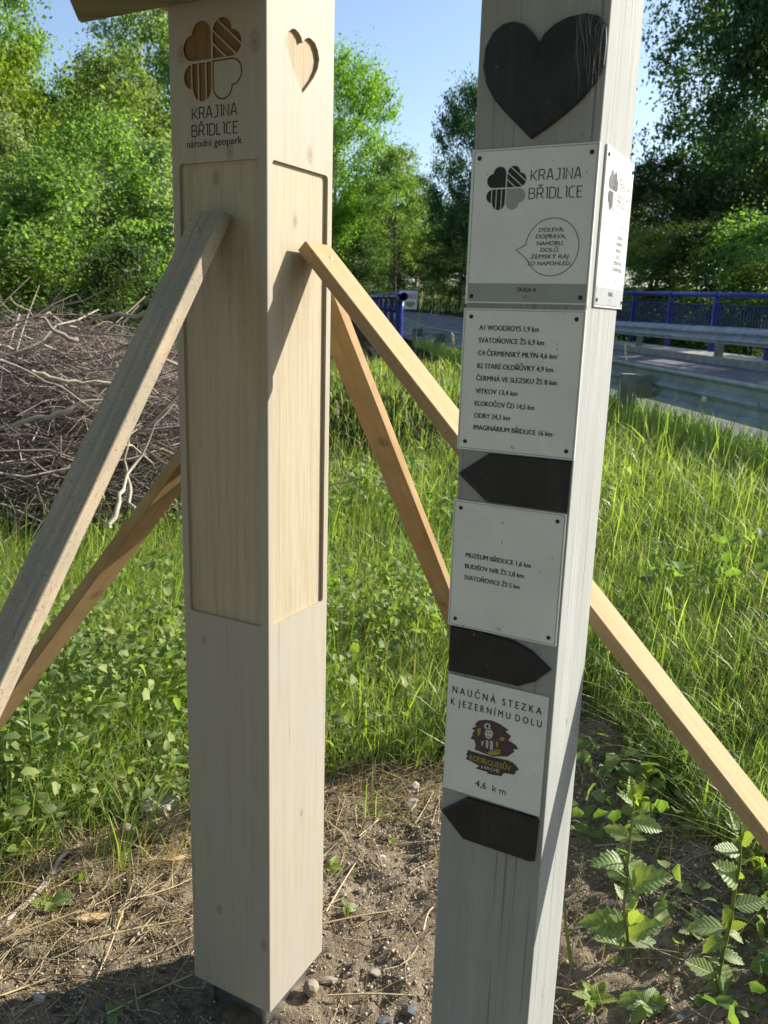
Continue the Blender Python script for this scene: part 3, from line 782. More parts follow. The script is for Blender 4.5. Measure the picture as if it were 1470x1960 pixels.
rowtxt(p4, 'N A U Č N Á   S T E Z K A', (867.6, 1323.3), (1038, 1367), 15.5, weight=0.016)
rowtxt(p4, 'K  J E Z E R N Í M U  D O L U', (864.4, 1346), (1037.6, 1391), 15, weight=0.016)
rowtxt(p4, '4,6  k m', (911, 1503.5), (969.2, 1519.5), 15, weight=0.004)
zz = lambda pts: [tuple(qz(840 + x / 6.682, 1280 + y / 6.682)) for x, y in pts]
M_PURP = simple('purple_print', (0.075, 0.042, 0.052), 0.5, var=0.35, scale=160)
M_BROWN = simple('brown_print', (0.055, 0.038, 0.032), 0.5, var=0.35, scale=160)
M_YELL = simple('yellow_print', (0.36, 0.30, 0.055), 0.5, var=0.2, scale=160)
M_PALE = simple('pale_print', (0.50, 0.51, 0.48), 0.5, var=0.1)
blob = [(520, 650), (600, 640), (690, 650), (800, 700), (905, 775), (860, 790), (935, 850), (900, 900), (1000, 970), (1025, 1020), (960, 1015), (975, 1050), (890, 1110), (700, 1110), (560, 1060), (470, 1020), (480, 960), (465, 900), (415, 880), (450, 830), (430, 825), (470, 780), (430, 755), (490, 720), (470, 700)]
put_poly('emblem', [zz(blob)], QC, 'F', M_PURP, p4, TH + 0.0003)
ban = [(380, 1022), (420, 1040), (560, 1080), (720, 1120), (900, 1160), (960, 1190), (1000, 1230), (1035, 1280), (985, 1300), (1000, 1320), (960, 1340), (840, 1320), (810, 1362), (720, 1345), (620, 1325), (640, 1310), (480, 1260), (530, 1230), (400, 1160), (355, 1140), (380, 1100), (360, 1090), (375, 1060)]
put_poly('emblem_banner', [zz(ban)], QC, 'F', M_BROWN, p4, TH + 0.0005)
def ell(cx_, cy_, rx, ry, n=14): return [(cx_ + rx * math.cos(2 * math.pi * k / n), cy_ + ry * math.sin(2 * math.pi * k / n)) for k in range(n)]
put_poly('emblem_figure', [zz(ell(630, 722, 42, 40)), zz(ell(652, 815, 52, 72)), zz([(615, 900), (645, 905), (640, 1010), (610, 990)]), zz([(665, 905), (700, 915), (705, 1020), (665, 1025)]), zz([(560, 915), (585, 905), (575, 970), (555, 960)])], QC, 'F', M_PALE, p4, TH + 0.0005)
put_poly('emblem_face', [zz(ell(632, 722, 17, 19)), zz([(600, 752), (700, 765), (700, 775), (600, 762)]), zz(ell(632, 800, 9, 7)), zz(ell(672, 806, 9, 7)), zz([(635, 850), (675, 856), (672, 864), (636, 858)])], QC, 'F', M_PRINT, p4, TH + 0.0007)
put_poly('emblem_heap', [zz(ell(715, 1062, 85, 30)), zz(ell(765, 1035, 40, 18)), zz(ell(820, 885, 34, 26)), zz([(740, 915), (770, 920), (772, 995), (745, 992)]), zz([(500, 760), (550, 740), (540, 830), (510, 850)])], QC, 'F', M_YELL, p4, TH + 0.0005)
txt(p4, 'RODRiGUESŮV', qz(840 + 402 / 6.682, 1280 + 1150 / 6.682), qz(840 + 932 / 6.682, 1280 + 1296 / 6.682), PX(12.5), mat=M_YELL, weight=0.025, off=0.0008)
txt(p4, 'HROB', qz(840 + 555 / 6.682, 1280 + 1258 / 6.682), qz(840 + 785 / 6.682, 1280 + 1316 / 6.682), PX(7.5), mat=M_PALE, weight=0.012, off=0.0008)
# slate heart and arrows
def slate_piece(name, pts, thick, label, smooth_n=0):
    uz = np.array([qz(*p) for p in pts])
    if smooth_n: uz = spline(uz, smooth_n)
    uz = np.clip(uz, [0.0012, -9], [QW - 0.001, 9]); uz = clean(uz)
    inner = np.array(uz); c_ = inner.mean(0); 
    V = [face_pt(QC, 'F', p, 0.0004) for p in uz] + [face_pt(QC, 'F', p, thick * 0.6) for p in uz] + [face_pt(QC, 'F', c_ + (np.array(p) - c_) * 0.965 + rng.normal(0, 0.0003, 2), thick) for p in uz]
    n = len(uz); F = [tuple(range(n))[::-1]] + [(k * n + i, k * n + (i + 1) % n, k * n + n + (i + 1) % n, k * n + n + i) for k in range(2) for i in range(n)] + [tuple(range(2 * n, 3 * n))]
    o = fixn(obj(name, V, F, M_SLATE, old_post)); o['label'] = label; return o
HEART = [(1034.5, 84), (1045, 66), (1063, 48), (1090, 34), (1123, 27), (1148, 32), (1162, 52), (1164, 85), (1157, 125), (1140, 160), (1114, 192), (1085, 218), (1050, 245), (1018, 267),
         (995, 243), (970, 218), (948, 192), (932, 162), (926, 130), (930, 95), (945, 65), (965, 48), (985, 43), (1005, 48), (1022, 64)]
slate_piece('slate_heart', HEART, 0.006, 'black slate heart near the top of the old post')
slate_piece('slate_arrow', [(878.5, 905), (937.7, 867.5), (1098, 882), (1087, 981), (932.6, 959.5)], 0.0055, 'black slate arrow below the plate of nine distances')
slate_piece('slate_arrow', [(860.5, 1196), (920, 1207), (982.5, 1224.5), (1018, 1244), (1056, 1281), (1025, 1303), (993, 1312), (930, 1297), (859.5, 1282)], 0.0055, 'black slate arrow below the plate of three distances')
slate_piece('slate_arrow', [(842, 1547.5), (896.2, 1524), (1028, 1563.5), (1032.5, 1570), (1024.4, 1646), (1015, 1647), (887, 1601.9)], 0.0055, 'black slate arrow below the nature trail plate')
# cobweb strands at the top corner
M_WEB = simple('cobweb', (0.7, 0.7, 0.66), 0.5)
mb = MB()
for k in range(18):
    a = np.array([random.uniform(1108, 1164), random.uniform(-20, 60)]); ln = random.uniform(60, 190)
    P = []
    for t in np.linspace(0, 1, 5):
        q = a + np.array([random.uniform(-3, 3) + 18 * (t - 0.5) * random.uniform(-1, 1), ln * t]); q[0] = min(q[0], 1165 - 0.085 * max(q[1], 0) - 1)
        P.append(face_pt(QC, 'F', qz(*q), 0.008 + 0.012 * math.sin(math.pi * t) * random.random()))
    mb.tube(P, 0.00005, 3, False)
wb = mb.build('cobweb', M_WEB, old_post); wb['kind'] = 'stuff'

# ------------------------------------------------------------------ guardrails, blue railings, banner
M_RAIL = simple('zinc_guardrail', (0.36, 0.40, 0.44), 0.6, 0.0, var=0.25, scale=5)
M_RPOST = simple('weathered_rail_post', (0.22, 0.225, 0.20), 0.7, 0.2, var=0.3, scale=8)
M_BLUE = simple('blue_paint', (0.012, 0.03, 0.24), 0.35, var=0.2, scale=3)
M_BLUED = simple('dark_blue_bars', (0.012, 0.022, 0.10), 0.5, var=0.2, scale=3)
M_WHITE = simple('white_board', (0.75, 0.75, 0.74), 0.5, var=0.05)
M_RED = simple('red_print', (0.55, 0.04, 0.03), 0.5, var=0.1)
WPROF = [(0.0, 0.0), (-0.004, -0.022), (0.075, -0.060), (0.08, -0.105), (0.0, -0.155), (0.08, -0.205), (0.075, -0.25), (-0.004, -0.288), (0.0, -0.31)]
def guardrail(name, xf, ztop, Ys, side, label, post_side):
    root = empty(name, (xf(Ys[0]), Ys[0], ztop(Ys[0]) - 0.78)); tag(root, label, 'guardrail')
    for i in range(len(Ys) - 1):
        V = []; F = []; n = len(WPROF)
        for j, Y in enumerate((Ys[i], Ys[i + 1] + 0.05)):
            for d, z in WPROF: V.append((xf(Y) + side * d, Y, ztop(Y) + z - (0.002 if i % 2 else 0)))
        V2 = [(x - side * 0.004, y, z) for x, y, z in V]
        F = [(k, k + 1, n + k + 1, n + k) for k in range(n - 1)]
        F2 = [tuple(2 * n + q for q in f)[::-1] for f in F]
        rim = [(0, n, 3 * n, 2 * n), (n - 1, 3 * n - 1, 4 * n - 1, 2 * n - 1)]
        fixn(obj('beam', V + V2, F + F2 + rim, M_RAIL, root))
    for i, Y in enumerate(Ys[1:-1:2]):
        Y = Y + 0.6; x = xf(Y); zt = ztop(Y)
        xa, xb = sorted((x + post_side * 0.17, x + post_side * 0.30)); g0 = min(tz((xa + xb) / 2, Y), zt - 0.6) - 0.3
        mb = MB(); mb.wbox((xa, Y - 0.07, g0), (xb, Y + 0.07, zt - 0.075)); fixn(mb.build('post', M_RPOST, root))
        xa, xb = sorted((x + post_side * 0.012, x + post_side * 0.1695))
        mb = MB(); mb.wbox((xa, Y - 0.05, zt - 0.30), (xb, Y + 0.05, zt - 0.08)); fixn(mb.build('spacer', M_RPOST, root))
    return root
zt_n = lambda Y: 1.055 + 0.012 * (Y - 6) + climb(Y) * 0.9
zt_f = lambda Y: 1.4555 + 0.0136 * (Y - 14.5) + climb(Y)
nr = guardrail('guardrail', Xn, zt_n, np.concatenate([np.arange(1.4, 26, 2.0), np.arange(27, 33, 2.0)]) + 0.0, 1, 'grey steel guardrail on the near edge of the road, behind the meadow grass', -1)
fr = guardrail('guardrail', lambda Y: Xf(Y), zt_f, np.arange(6, 30, 2.0), -1, 'grey steel guardrail along the far kerb in front of the blue railing', 1)
pr = at(1352, 766, 6.9); mb = MB(); xx = float(Xn(6.9))
mb.wbox((xx - 0.02, 6.86, 0.86), (xx - 0.008, 6.94, 0.90)); fixn(mb.build('reflector', M_WHITE, nr))

def railing(name, P0, P1, h0, nposts, label, r_top, bars, tail):
    """tubular railing between two top points; posts, top rail, lower rails, thin bars"""
    P0 = np.array(P0); P1 = np.array(P1)
    root = empty(name, (P0[0], P0[1], P0[2] - h0)); tag(root, label, 'railing')
    d = (P1 - P0); Ln = np.linalg.norm(d); dn = d / Ln
    if tail:
        P = [P0 - eZ * h0, P0 - eZ * 0.16, P0 - eZ * 0.07 + dn * 0.02, P0 - eZ * 0.02 + dn * 0.07, P0 + dn * 0.16, P1]
        mb = MB(); mb.tube(spline(P, 3, False), r_top, 10); mb.build('top_rail', M_BLUE, root, True)
    else:
        mb = MB(); mb.tube([P0, (P0 + P1) / 2, P1], r_top, 10); mb.build('top_rail', M_BLUE, root, True)
    for i in range(nposts):
        t = (i + (1.0 if tail else 0.0)) / (nposts - (0 if tail else 1)); X = P0 + d * t
        if tail and i == nposts - 1: X = P1
        mb = MB(); hw = 0.032 if tail else 0.05; mb.wbox(X + np.array([-hw, -0.04, -h0 - 0.05]), X + np.array([hw, 0.04, -r_top * 0.6])); fixn(mb.build('post', M_BLUE, root))
        mb = MB(); mb.tube([X - dn * 0.06, X + dn * 0.06], r_top * 1.15, 10); mb.build('collar', M_BLUE, root, True)
    for k, zz_ in enumerate((0.20, h0 - 0.16)):
        mb = MB(); mb.tube([P0 - eZ * zz_, P1 - eZ * zz_], 0.022, 6); mb.build('lower_rail', M_BLUED, root, True)
    if bars:
        mb = MB(); nb = int(Ln / 0.11)
        for i in range(nb):
            X = P0 + d * (i + 0.5) / nb
            mb.wbox(X + np.array([-0.011, -0.011, -h0 + 0.16]), X + np.array([0.011, 0.011, -0.2]))
        o = mb.build('bars', M_BLUED, root); o['kind'] = 'stuff'
    return root
def far_top(Y): return np.array([Xf(Y) + 0.5, Y, zt_f(Y) + 0.44 + (Y - 14.5) * 0.004])
railing('blue_railing', far_top(7.0), far_top(29.0), 1.06, 12, 'long blue tube railing with thin upright bars on the far side of the road', 0.052, True, False)
e0 = at(766, 567, 11.0); e1 = np.array([Xn(22.5) - 2.02 + 0.0, 22.5, at(716, 568, 22.5)[2]])
e1[0] = at(712, 568, 22.5)[0]
railing('blue_railing', e0, e1, 1.25, 6, 'short blue tube railing with a bent-down end beside the footway', 0.05, False, True)

bn = at(781, 574, 38.0); bw = 0.40
root = empty('roadside_banner', (bn[0], bn[1], tz(bn[0], bn[1]))); tag(root, 'white banner with red MOTOKROS lettering on the verge beyond the road', 'banner')
mb = MB(); mb.wbox((bn[0] - bw, bn[1] - 0.02, bn[2] - 0.40), (bn[0] + bw, bn[1] + 0.02, bn[2] + 0.40)); fixn(mb.build('board', M_WHITE, root))
for s in (-1, 1):
    mb = MB(); mb.wbox((bn[0] + s * 0.36 - 0.03, bn[1] + 0.022, tz(bn[0], bn[1]) - 0.3), (bn[0] + s * 0.36 + 0.03, bn[1] + 0.08, bn[2] + 0.38)); fixn(mb.build('leg', M_RPOST, root))
V2, F2 = text2d('MOTOKROS', 0.02); x0, x1 = V2[:, 0].min(), V2[:, 0].max()
obj('lettering', [(bn[0] - 0.37 + 0.74 * (x - x0) / (x1 - x0), bn[1] - 0.024, bn[2] + 0.06 + y / capheight() * 0.2) for x, y in V2], F2, M_RED, root)
obj('emblem', [(bn[0] + 0.1 + 0.22 * math.cos(a), bn[1] - 0.024, bn[2] - 0.17 + 0.12 * math.sin(a) * (1 + 0.25 * math.sin(3 * a))) for a in np.arange(14) / 14 * 2 * math.pi], [tuple(range(14))], M_YELL, root)

# ------------------------------------------------------------------ trees
def tree_mesh(seed, H, rad, base, clumps, per, leaf, droop=0.0, shape='round', gap=0.35, flat=0.75, trunk_r=0.14, csize=0.55):
    r = np.random.default_rng(seed)
    # clump centres through the crown volume, more near the outside, on uneven lobes
    C = []
    lob = r.normal(0, 1, (9, 3)); lob /= np.linalg.norm(lob, axis=1)[:, None]; lw = r.uniform(0.7, 1.25, 9)
    while len(C) < clumps:
        d = r.normal(0, 1, 3); d /= np.linalg.norm(d)
        k = lw[np.argmax(lob @ d)] * (0.55 + 0.5 * r.random() ** 0.5)
        if shape == 'round': p = np.array([d[0] * rad * k, d[1] * rad * k, base + (H - base) * (0.52 + 0.5 * d[2] * min(k, 0.98))])
        elif shape == 'tall':
            t = r.random() ** 0.85; w = rad * (math.sin(math.pi * min(0.97, 0.12 + 0.86 * t)) ** 0.7) * k
            a = r.random() * 2 * math.pi; p = np.array([w * math.cos(a), w * math.sin(a), base + (H - base) * t])
        else:
            t = r.random() ** 1.1; w = rad * (1 - 0.72 * t ** 1.6) * k * (0.6 + 0.4 * r.random())
            a = r.random() * 2 * math.pi; p = np.array([w * math.cos(a), w * math.sin(a), base + (H - base) * t])
        C.append(p)
    C = np.array(C)
    # trunk and limbs
    nodes = []; tv = []; tf = []
    P = np.array([[0.25 * math.sin(1.3 * t + seed) * t, 0.25 * math.cos(1.7 * t + seed) * t - 0.25 * math.cos(seed) * 0, H * 0.9 * t] for t in np.linspace(0, 1, 9)]) - np.array([0, 0, 0.3])
    P[0, :2] = 0
    rr = trunk_r * (1 - np.linspace(0, 1, 9) * 0.88)
    V, F = tubevf(P, rr, 7); tv += V; tf += F
    for p in C[r.permutation(len(C))[:min(len(C), 46)]]:
        t = np.clip((p[2] - 0.25 * np.hypot(p[0], p[1]) * 1.2) / (H * 0.9), 0.1, 0.9); i = t * 8; i0 = int(i); q = P[i0] + (P[min(i0 + 1, 8)] - P[i0]) * (i - i0)
        mid = (q + p) / 2 + np.array([0, 0, 0.12 * np.linalg.norm(p - q)]) + r.normal(0, 0.12, 3)
        V, F = tubevf([q, mid, p], [rr[i0] * 0.42, rr[i0] * 0.25, 0.012], 5, False)
        b0 = len(tv); tv += V; tf += [tuple(a + b0 for a in f) for f in F]
    # leaves
    n = clumps * per
    ci = np.repeat(np.arange(clumps), per)
    sz = r.uniform(0.6, 1.3, clumps) * csize
    d = r.normal(0, 1, (n, 3)); d /= np.linalg.norm(d, axis=1)[:, None]
    rad_ = r.random(n) ** 0.45
    pos = C[ci] + d * (rad_ * sz[ci] * np.where(r.random(n) < 0.22, 1.75, 0.9))[:, None] * np.array([1, 1, flat])
    out_ = C[ci] * np.array([1, 1, 0.0]); out_ /= np.linalg.norm(out_, axis=1)[:, None] + 1e-6; out_[:, 2] = r.normal(0.35, 0.5, clumps)[ci]
    pos += out_ * ((r.random(n) ** 2 - 0.25) * sz[ci] * 1.5)[:, None]
    pos += (vn3(pos * 2.0, seed) - 0.5) * 0.5
    if droop: pos[:, 2] -= droop * rad_ ** 2 * sz[ci] * r.random(n)
    nrm = r.normal(0, 1, (n, 3)) * 0.8 + np.array([0, 0, 0.75]) + d * 0.35; nrm /= np.linalg.norm(nrm, axis=1)[:, None]
    ax = np.cross(nrm, r.normal(0, 1, (n, 3))); ax /= np.linalg.norm(ax, axis=1)[:, None]; ay = np.cross(nrm, ax)
    s = leaf * r.uniform(0.6, 1.35, n)[:, None]
    V = np.empty((n, 4, 3)); V[:, 0] = pos - ax * s; V[:, 1] = pos + ay * s * 0.55 + nrm * s * 0.12; V[:, 2] = pos + ax * s; V[:, 3] = pos - ay * s * 0.55 + nrm * s * 0.12
    idx = np.arange(n * 4).reshape(n, 4)
    cr_ = r.random(clumps); rnd = np.clip(0.55 * r.random(n) + 0.45 * cr_[ci], 0, 1)
    lm = npmesh('crown', V.reshape(-1, 3), [idx], {'rnd': ('FACE', rnd)})
    tm = bpy.data.meshes.new('trunk'); tm.from_pydata([tuple(v) for v in tv], [], tf); tm.polygons.foreach_set('use_smooth', [True] * len(tm.polygons))
    return lm, tm, H
def vn3(p, seed):
    return np.stack([vnoise(p[:, 0] + 3.1 * i, p[:, 2] + p[:, 1] * 0.7, seed + i) for i in range(3)], 1)
LM = {'lime': leafmat('lime_leaves', (0.109, 0.18, 0.025), (0.199, 0.297, 0.043), (0.288, 0.384, 0.084), 0.55),
      'mid': leafmat('mid_green_leaves', (0.096, 0.163, 0.049), (0.18, 0.267, 0.078), (0.295, 0.378, 0.145), 0.55),
      'grey': leafmat('willow_leaves', (0.137, 0.204, 0.09), (0.245, 0.318, 0.152), (0.409, 0.461, 0.304), 0.5),
      'dark': leafmat('dark_leaves', (0.029, 0.064, 0.022), (0.055, 0.105, 0.035), (0.109, 0.16, 0.05), 0.45),
      'olive': leafmat('olive_leaves', (0.101, 0.142, 0.034), (0.169, 0.228, 0.059), (0.237, 0.296, 0.084), 0.5)}
M_BARK = simple('bark', (0.095, 0.075, 0.055), 0.9, var=0.4, scale=14, bmp=0.5)
M_BARKP = simple('pale_bark', (0.24, 0.22, 0.17), 0.9, var=0.3, scale=14, bmp=0.4)
TM = {'round': tree_mesh(1, 10, 3.6, 1.6, 200, 230, 0.082, gap=.4, csize=0.66),
      'airy': tree_mesh(2, 12, 2.6, 2.5, 150, 150, 0.085, shape='tall', csize=0.62, flat=0.6),
      'bush': tree_mesh(3, 5, 1.9, 0.15, 150, 210, 0.044, shape='bush', csize=0.38, trunk_r=0.06, droop=0.4),
      'sapling': tree_mesh(4, 6, 1.6, 0.4, 120, 170, 0.046, shape='tall', csize=0.34, trunk_r=0.05),
      'big': tree_mesh(5, 14, 5.6, 0.8, 330, 230, 0.105, csize=1.0, flat=0.8, droop=0.5, trunk_r=0.3)}
def tree(kind, px, Y, top_py, wide, rot, mat, label, cat='tree', bark=None, group=None, name='tree', X=None, Hh=None):
    lm, tm, H = TM[kind]
    x = at(px, 600, Y)[0] if X is None else X
    g = tz(x, Y); h = (at(px, top_py, Y)[2] - g) if Hh is None else Hh; s = h / H
    root = empty(name, (x, Y, g)); tag(root, label, cat, group)
    root.scale = (s * wide, s * wide, s); root.rotation_euler = (0, 0, rot)
    for nm_, me, mt in (('crown', lm, LM[mat]), ('trunk', tm, bark or M_BARK)):
        if len(me.materials) == 0: me.materials.append(mt)
        o = bpy.data.objects.new(nm_, me); o.parent = root; COL.objects.link(o)
        o.material_slots[0].link = 'OBJECT'; o.material_slots[0].material = mt
    return root
GL, GM, GR = 'trees and shrubs behind the brush pile', 'trees where the road bends away', 'trees beyond the blue railing'
tree('airy', -25, 21, -170, 0.7, 0.3, 'mid', 'tall airy tree rising above the lime green tree', group=GL)
tree('round', -35, 15, 55, 0.72, 1.0, 'lime', 'bright lime green round tree behind the saplings', group=GL)
tree('airy', 290, 25, -40, 0.75, 2.1, 'grey', 'tall thin-crowned tree with sky showing through, behind the carved post', group=GL)
tree('round', 160, 19, 150, 0.70, 4.0, 'mid', 'rounded mid green tree left of the thin-crowned tree', group=GL)
tree('sapling', 235, 16.5, 125, 0.95, 5.0, 'olive', 'olive-green slender tree beside the rounded tree', group=GL)
tree('sapling', 55, 10.0, 262, 1.0, 0.5, 'grey', 'pale leafy sapling behind the outer end of the brush pile', 'sapling', M_BARKP, GL)
tree('sapling', 195, 9.6, 245, 0.95, 2.5, 'mid', 'leafy green sapling with a thin pale trunk behind the brush pile', 'sapling', M_BARKP, GL)
tree('bush', 115, 9.0, 330, 1.2, 1.2, 'mid', 'low green shrub between the two saplings', 'shrub', None, GL)
tree('bush', 305, 10.5, 270, 1.0, 3.1, 'grey', 'grey-green willow bush beside the carved post', 'shrub', None, GL)
tree('bush', -60, 8.6, 420, 1.5, 4.4, 'grey', 'dense willow bush at the outer side of the brush pile', 'shrub', None, GL)
tree('bush', 250, 8.3, 470, 1.1, 0.2, 'dark', 'low dark shrub right behind the brush pile', 'shrub', None, GL)
tree('bush', 400, 13, 300, 1.3, 5.1, 'dark', 'dark shrub half hidden behind the carved post', 'shrub', None, GL)
tree('round', 450, 26, 60, 0.8, 0.9, 'mid', 'green tree mostly hidden by the carved post', group=GL)
tree('round', 640, 44, 100, 0.58, 2.2, 'lime', 'tall sunlit tree beside the carved post with a rounded yellow-green top', group=GM)
tree('airy', 755, 42, 285, 0.95, 3.9, 'mid', 'lighter see-through tree above the banner', group=GM)
tree('round', 905, 37, 150, 0.50, 5.2, 'dark', 'dark green tree beside the old grey post', group=GM)
tree('bush', 660, 46, 400, 1.5, 0.4, 'dark', 'dark undergrowth shrub at the bend, below the sunlit tree', 'shrub', None, GM)
tree('bush', 790, 50, 430, 2.0, 1.9, 'dark', 'dark shrub right behind the banner', 'shrub', None, GM)
tree('bush', 880, 41, 400, 1.5, 3.3, 'dark', 'dark shrub below the dark green tree', 'shrub', None, GM)
tree('round', 760, 60, 330, 1.0, 0.1, 'dark', 'far dark tree closing the view over the road', group=GM)
tree('round', 1010, 40, 250, 0.9, 0.8, 'dark', 'dark tree hidden behind the old grey post', group=GM)
tree('big', 1478, 34, -330, 0.71, 1.1, 'dark', 'huge dark spreading tree beyond the blue railing', group=GR)
tree('big', 1400, 42, 200, 0.66, 3.0, 'dark', 'dark tree behind the huge spreading tree', group=GR)
tree('round', 1240, 36, 300, 0.9, 4.2, 'dark', 'lower dark tree next to the old post beyond the road', group=GR)
tree('bush', 1235, 27, 440, 1.6, 2.0, 'mid', 'leafy shrub behind the railing next to the old post', 'shrub', None, GR)
tree('bush', 1340, 25, 430, 1.5, 5.5, 'dark', 'dark shrub behind the middle of the blue railing', 'shrub', None, GR)
tree('bush', 1440, 24, 420, 1.5, 0.7, 'mid', 'leafy shrub behind the blue railing under the huge tree', 'shrub', None, GR)
for k, (px, Y, top, lab) in enumerate([(600, 78, 380, 'far woodland tree closing the gap beside the carved post'), (700, 84, 400, 'far woodland tree over the road bend'), (820, 80, 390, 'far woodland tree behind the banner'), (930, 76, 380, 'far woodland tree behind the old post'), (1120, 60, 330, 'far woodland tree beyond the road, behind the old post'), (1250, 58, 350, 'far woodland tree beyond the blue railing')]):
    tree('round', px, Y, top, 1.5, 1.3 * k, 'dark', lab, group='far woodland trees')
for k, (px, Y, top, lab) in enumerate([(620, 62, 480, 'far dark undergrowth beside the carved post'), (730, 66, 490, 'far dark undergrowth over the road'), (850, 60, 490, 'far dark undergrowth behind the old post')]):
    tree('bush', px, Y, top, 2.6, 2.1 * k, 'dark', lab, 'shrub', None, 'far undergrowth')
# trees standing round the clearing outside the frame: they shade the road and close off the open sky
tree('big', 0, 16.5, 0, 0.95, 0.5, 'dark', 'tall tree on the far roadside shading the road', group='trees around the clearing', X=12.8, Hh=6.0)
tree('big', 0, 22.5, 0, 0.95, 2.5, 'dark', 'second tall tree on the far roadside shading the road', group='trees around the clearing', X=13.6, Hh=6.5)
# a belt of trees behind the photographer's clearing
for k, (x, y, h, kd, w, lab) in enumerate([(-7.0, -8.0, 11, 'big', 0.8, 'broad tree behind the clearing, opposite the shaded faces of the posts'), (1.5, -11.0, 11.5, 'big', 0.8, 'tall tree behind the clearing, opposite the old post'),
                                      (11.0, -10.5, 12, 'big', 0.8, 'tree behind the clearing, on the road side'), (-12.5, 0.5, 11, 'big', 0.8, 'tree at the clearing edge beyond the brush pile end')]):
    tree(kd, 0, y, 0, w, 1.7 * k, 'mid', lab, 'tree' if kd == 'big' else 'shrub', None, 'trees closing the clearing' if kd == 'big' else 'shrubs closing the clearing', X=x, Hh=h)

# ------------------------------------------------------------------ brush pile
M_TWIG = attrmat('dead_twigs', [(0.0, (0.10, 0.078, 0.068)), (0.35, (0.22, 0.175, 0.155)), (0.7, (0.34, 0.285, 0.25)), (1.0, (0.43, 0.375, 0.29))], 0.9)
BP = np.array([-2.75, 6.35])
def pile_h(x, y):
    d = np.hypot((x - BP[0]) / 1.95, (y - BP[1]) / 1.35)
    return 1.32 * np.clip(1 - d ** 2.4, 0, 1) ** 0.6
def twigs(n, lo, hi, r0, r1, seed, segs=5, sides=4, inside=1.0):
    r = np.random.default_rng(seed); out = []
    while len(out) < n:
        x, y = BP[0] + r.uniform(-2.1, 2.1), BP[1] + r.uniform(-1.5, 1.5); h = float(pile_h(x, y))
        if h < 0.12: continue
        z = h * r.random() ** (0.45 * inside) + tz(x, y)
        a = r.normal(0.25, 0.9) + (math.pi if r.random() < 0.5 else 0); el = r.normal(0.05, 0.32); L = r.uniform(lo, hi)
        d = np.array([math.cos(a) * math.cos(el), math.sin(a) * math.cos(el) * 0.8, math.sin(el)])
        bend_ = r.normal(0, 0.42, 3) * L; kink = r.normal(0, 0.022, (segs, 3)) * L
        t = np.linspace(-0.5, 0.5, segs)
        P = np.array([x, y, z]) + t[:, None] * L * d + (0.25 - t[:, None] ** 2) * bend_ + kink
        P[:, 2] = np.maximum(P[:, 2], 0.03)
        rad = r.uniform(r0, r1) * (1.1 - 0.75 * (t + 0.5))
        cc_ = r.random(); out.append((P, rad, cc_))
        if r.random() < 0.5:
            i = int(r.integers(1, segs - 1)); dd = d + r.normal(0, 0.55, 3); l2 = L * r.uniform(0.15, 0.4); tt = np.linspace(0, 1, 4)[:, None]
            out.append((P[i] + tt * l2 * dd + tt ** 2 * r.normal(0, 0.15, 3) * l2, rad[i] * np.linspace(0.7, 0.25, 4), cc_))
    return out[:n]
def tw_mesh(name, items, sides):
    V = []; F = []; A = []
    for P, rad, c_ in items:
        v, f = tubevf(P, rad, sides, False); b0 = len(V); V += v; F += [[i + b0 for i in q] for q in f]; A += [c_] * len(f)
    return npmesh(name, np.array(V), [np.array(F)], {'rnd': ('FACE', np.array(A))}, smooth=True)
items = twigs(8500, 0.35, 1.2, 0.0016, 0.0048, 31, 6, 3, 0.7) + twigs(420, 0.8, 2.0, 0.006, 0.013, 32, 6, 3, 1.2)
bpile = link('brush_pile', tw_mesh('brush_pile', items, 3), M_TWIG)
tag(bpile, 'heap of dry grey-brown twigs and branches beside the meadow', 'brush pile', kind='stuff')
big = twigs(34, 0.8, 2.0, 0.006, 0.014, 33, 7, 6, 0.16)
for i, (P, rad, c_) in enumerate(big):
    P = P - np.array([0, 0.12, 0]); o0 = P[0]
    me = tw_mesh('branch', [(P - o0, rad, 0.45 + 0.55 * c_)], 6)
    # a side shoot
    tag(link('branch', me, M_TWIG, None, o0), 'long bare branch lying across the top of the twig heap', 'branch', 'bare branches on the twig heap')
# measured long branches
def polybranch(name, pix, Y, r, label, c_=0.75, group=None, cat='branch'):
    P = spline([at(px, py, Y + dy) for px, py, dy in pix], 5, False); P = P + rng.normal(0, r * 0.55, P.shape); o0 = P[0].copy()
    me = tw_mesh(name, [(P - o0, np.linspace(r, r * 0.22, len(P)), c_)], 6)
    return tag(link(name, me, M_TWIG, None, o0), label, cat, group)
polybranch('branch', [(148, 656, 0.0), (95, 625, -0.05), (22, 574, -0.1)], 5.4, 0.020, 'straight dark branch sticking up out of the twig heap', 0.55)
polybranch('branch', [(275, 600, 0), (190, 608, 0.1), (150, 622, 0.1), (95, 618, 0.2)], 5.6, 0.016, 'bowed grey branch along the crest of the twig heap', 0.8)
polybranch('branch', [(60, 712, 0), (130, 728, 0), (215, 735, 0.1), (330, 770, 0.2)], 5.1, 0.017, 'thick yellowish branch lying across the middle of the twig heap', 1.0)
polybranch('branch', [(25, 810, 0), (110, 788, 0), (195, 765, 0.1), (300, 745, 0.2)], 5.0, 0.017, 'thick pale branch low on the twig heap', 0.95)
polybranch('branch', [(212, 1010, -0.35), (232, 950, -0.2), (255, 890, 0), (330, 770, 0.1)], 4.75, 0.017, 'pale branch leaning down from the twig heap into the grass', 0.95)
polybranch('branch', [(262, 1000, -0.2), (246, 930, 0), (240, 860, 0), (268, 810, 0.1)], 4.8, 0.013, 'second pale branch hanging down into the grass under the twig heap', 0.9)
polybranch('branch', [(0, 690, 0), (40, 705, 0), (120, 745, 0), (190, 790, 0.1)], 5.0, 0.012, 'thin winding branch over the twig heap', 0.7)

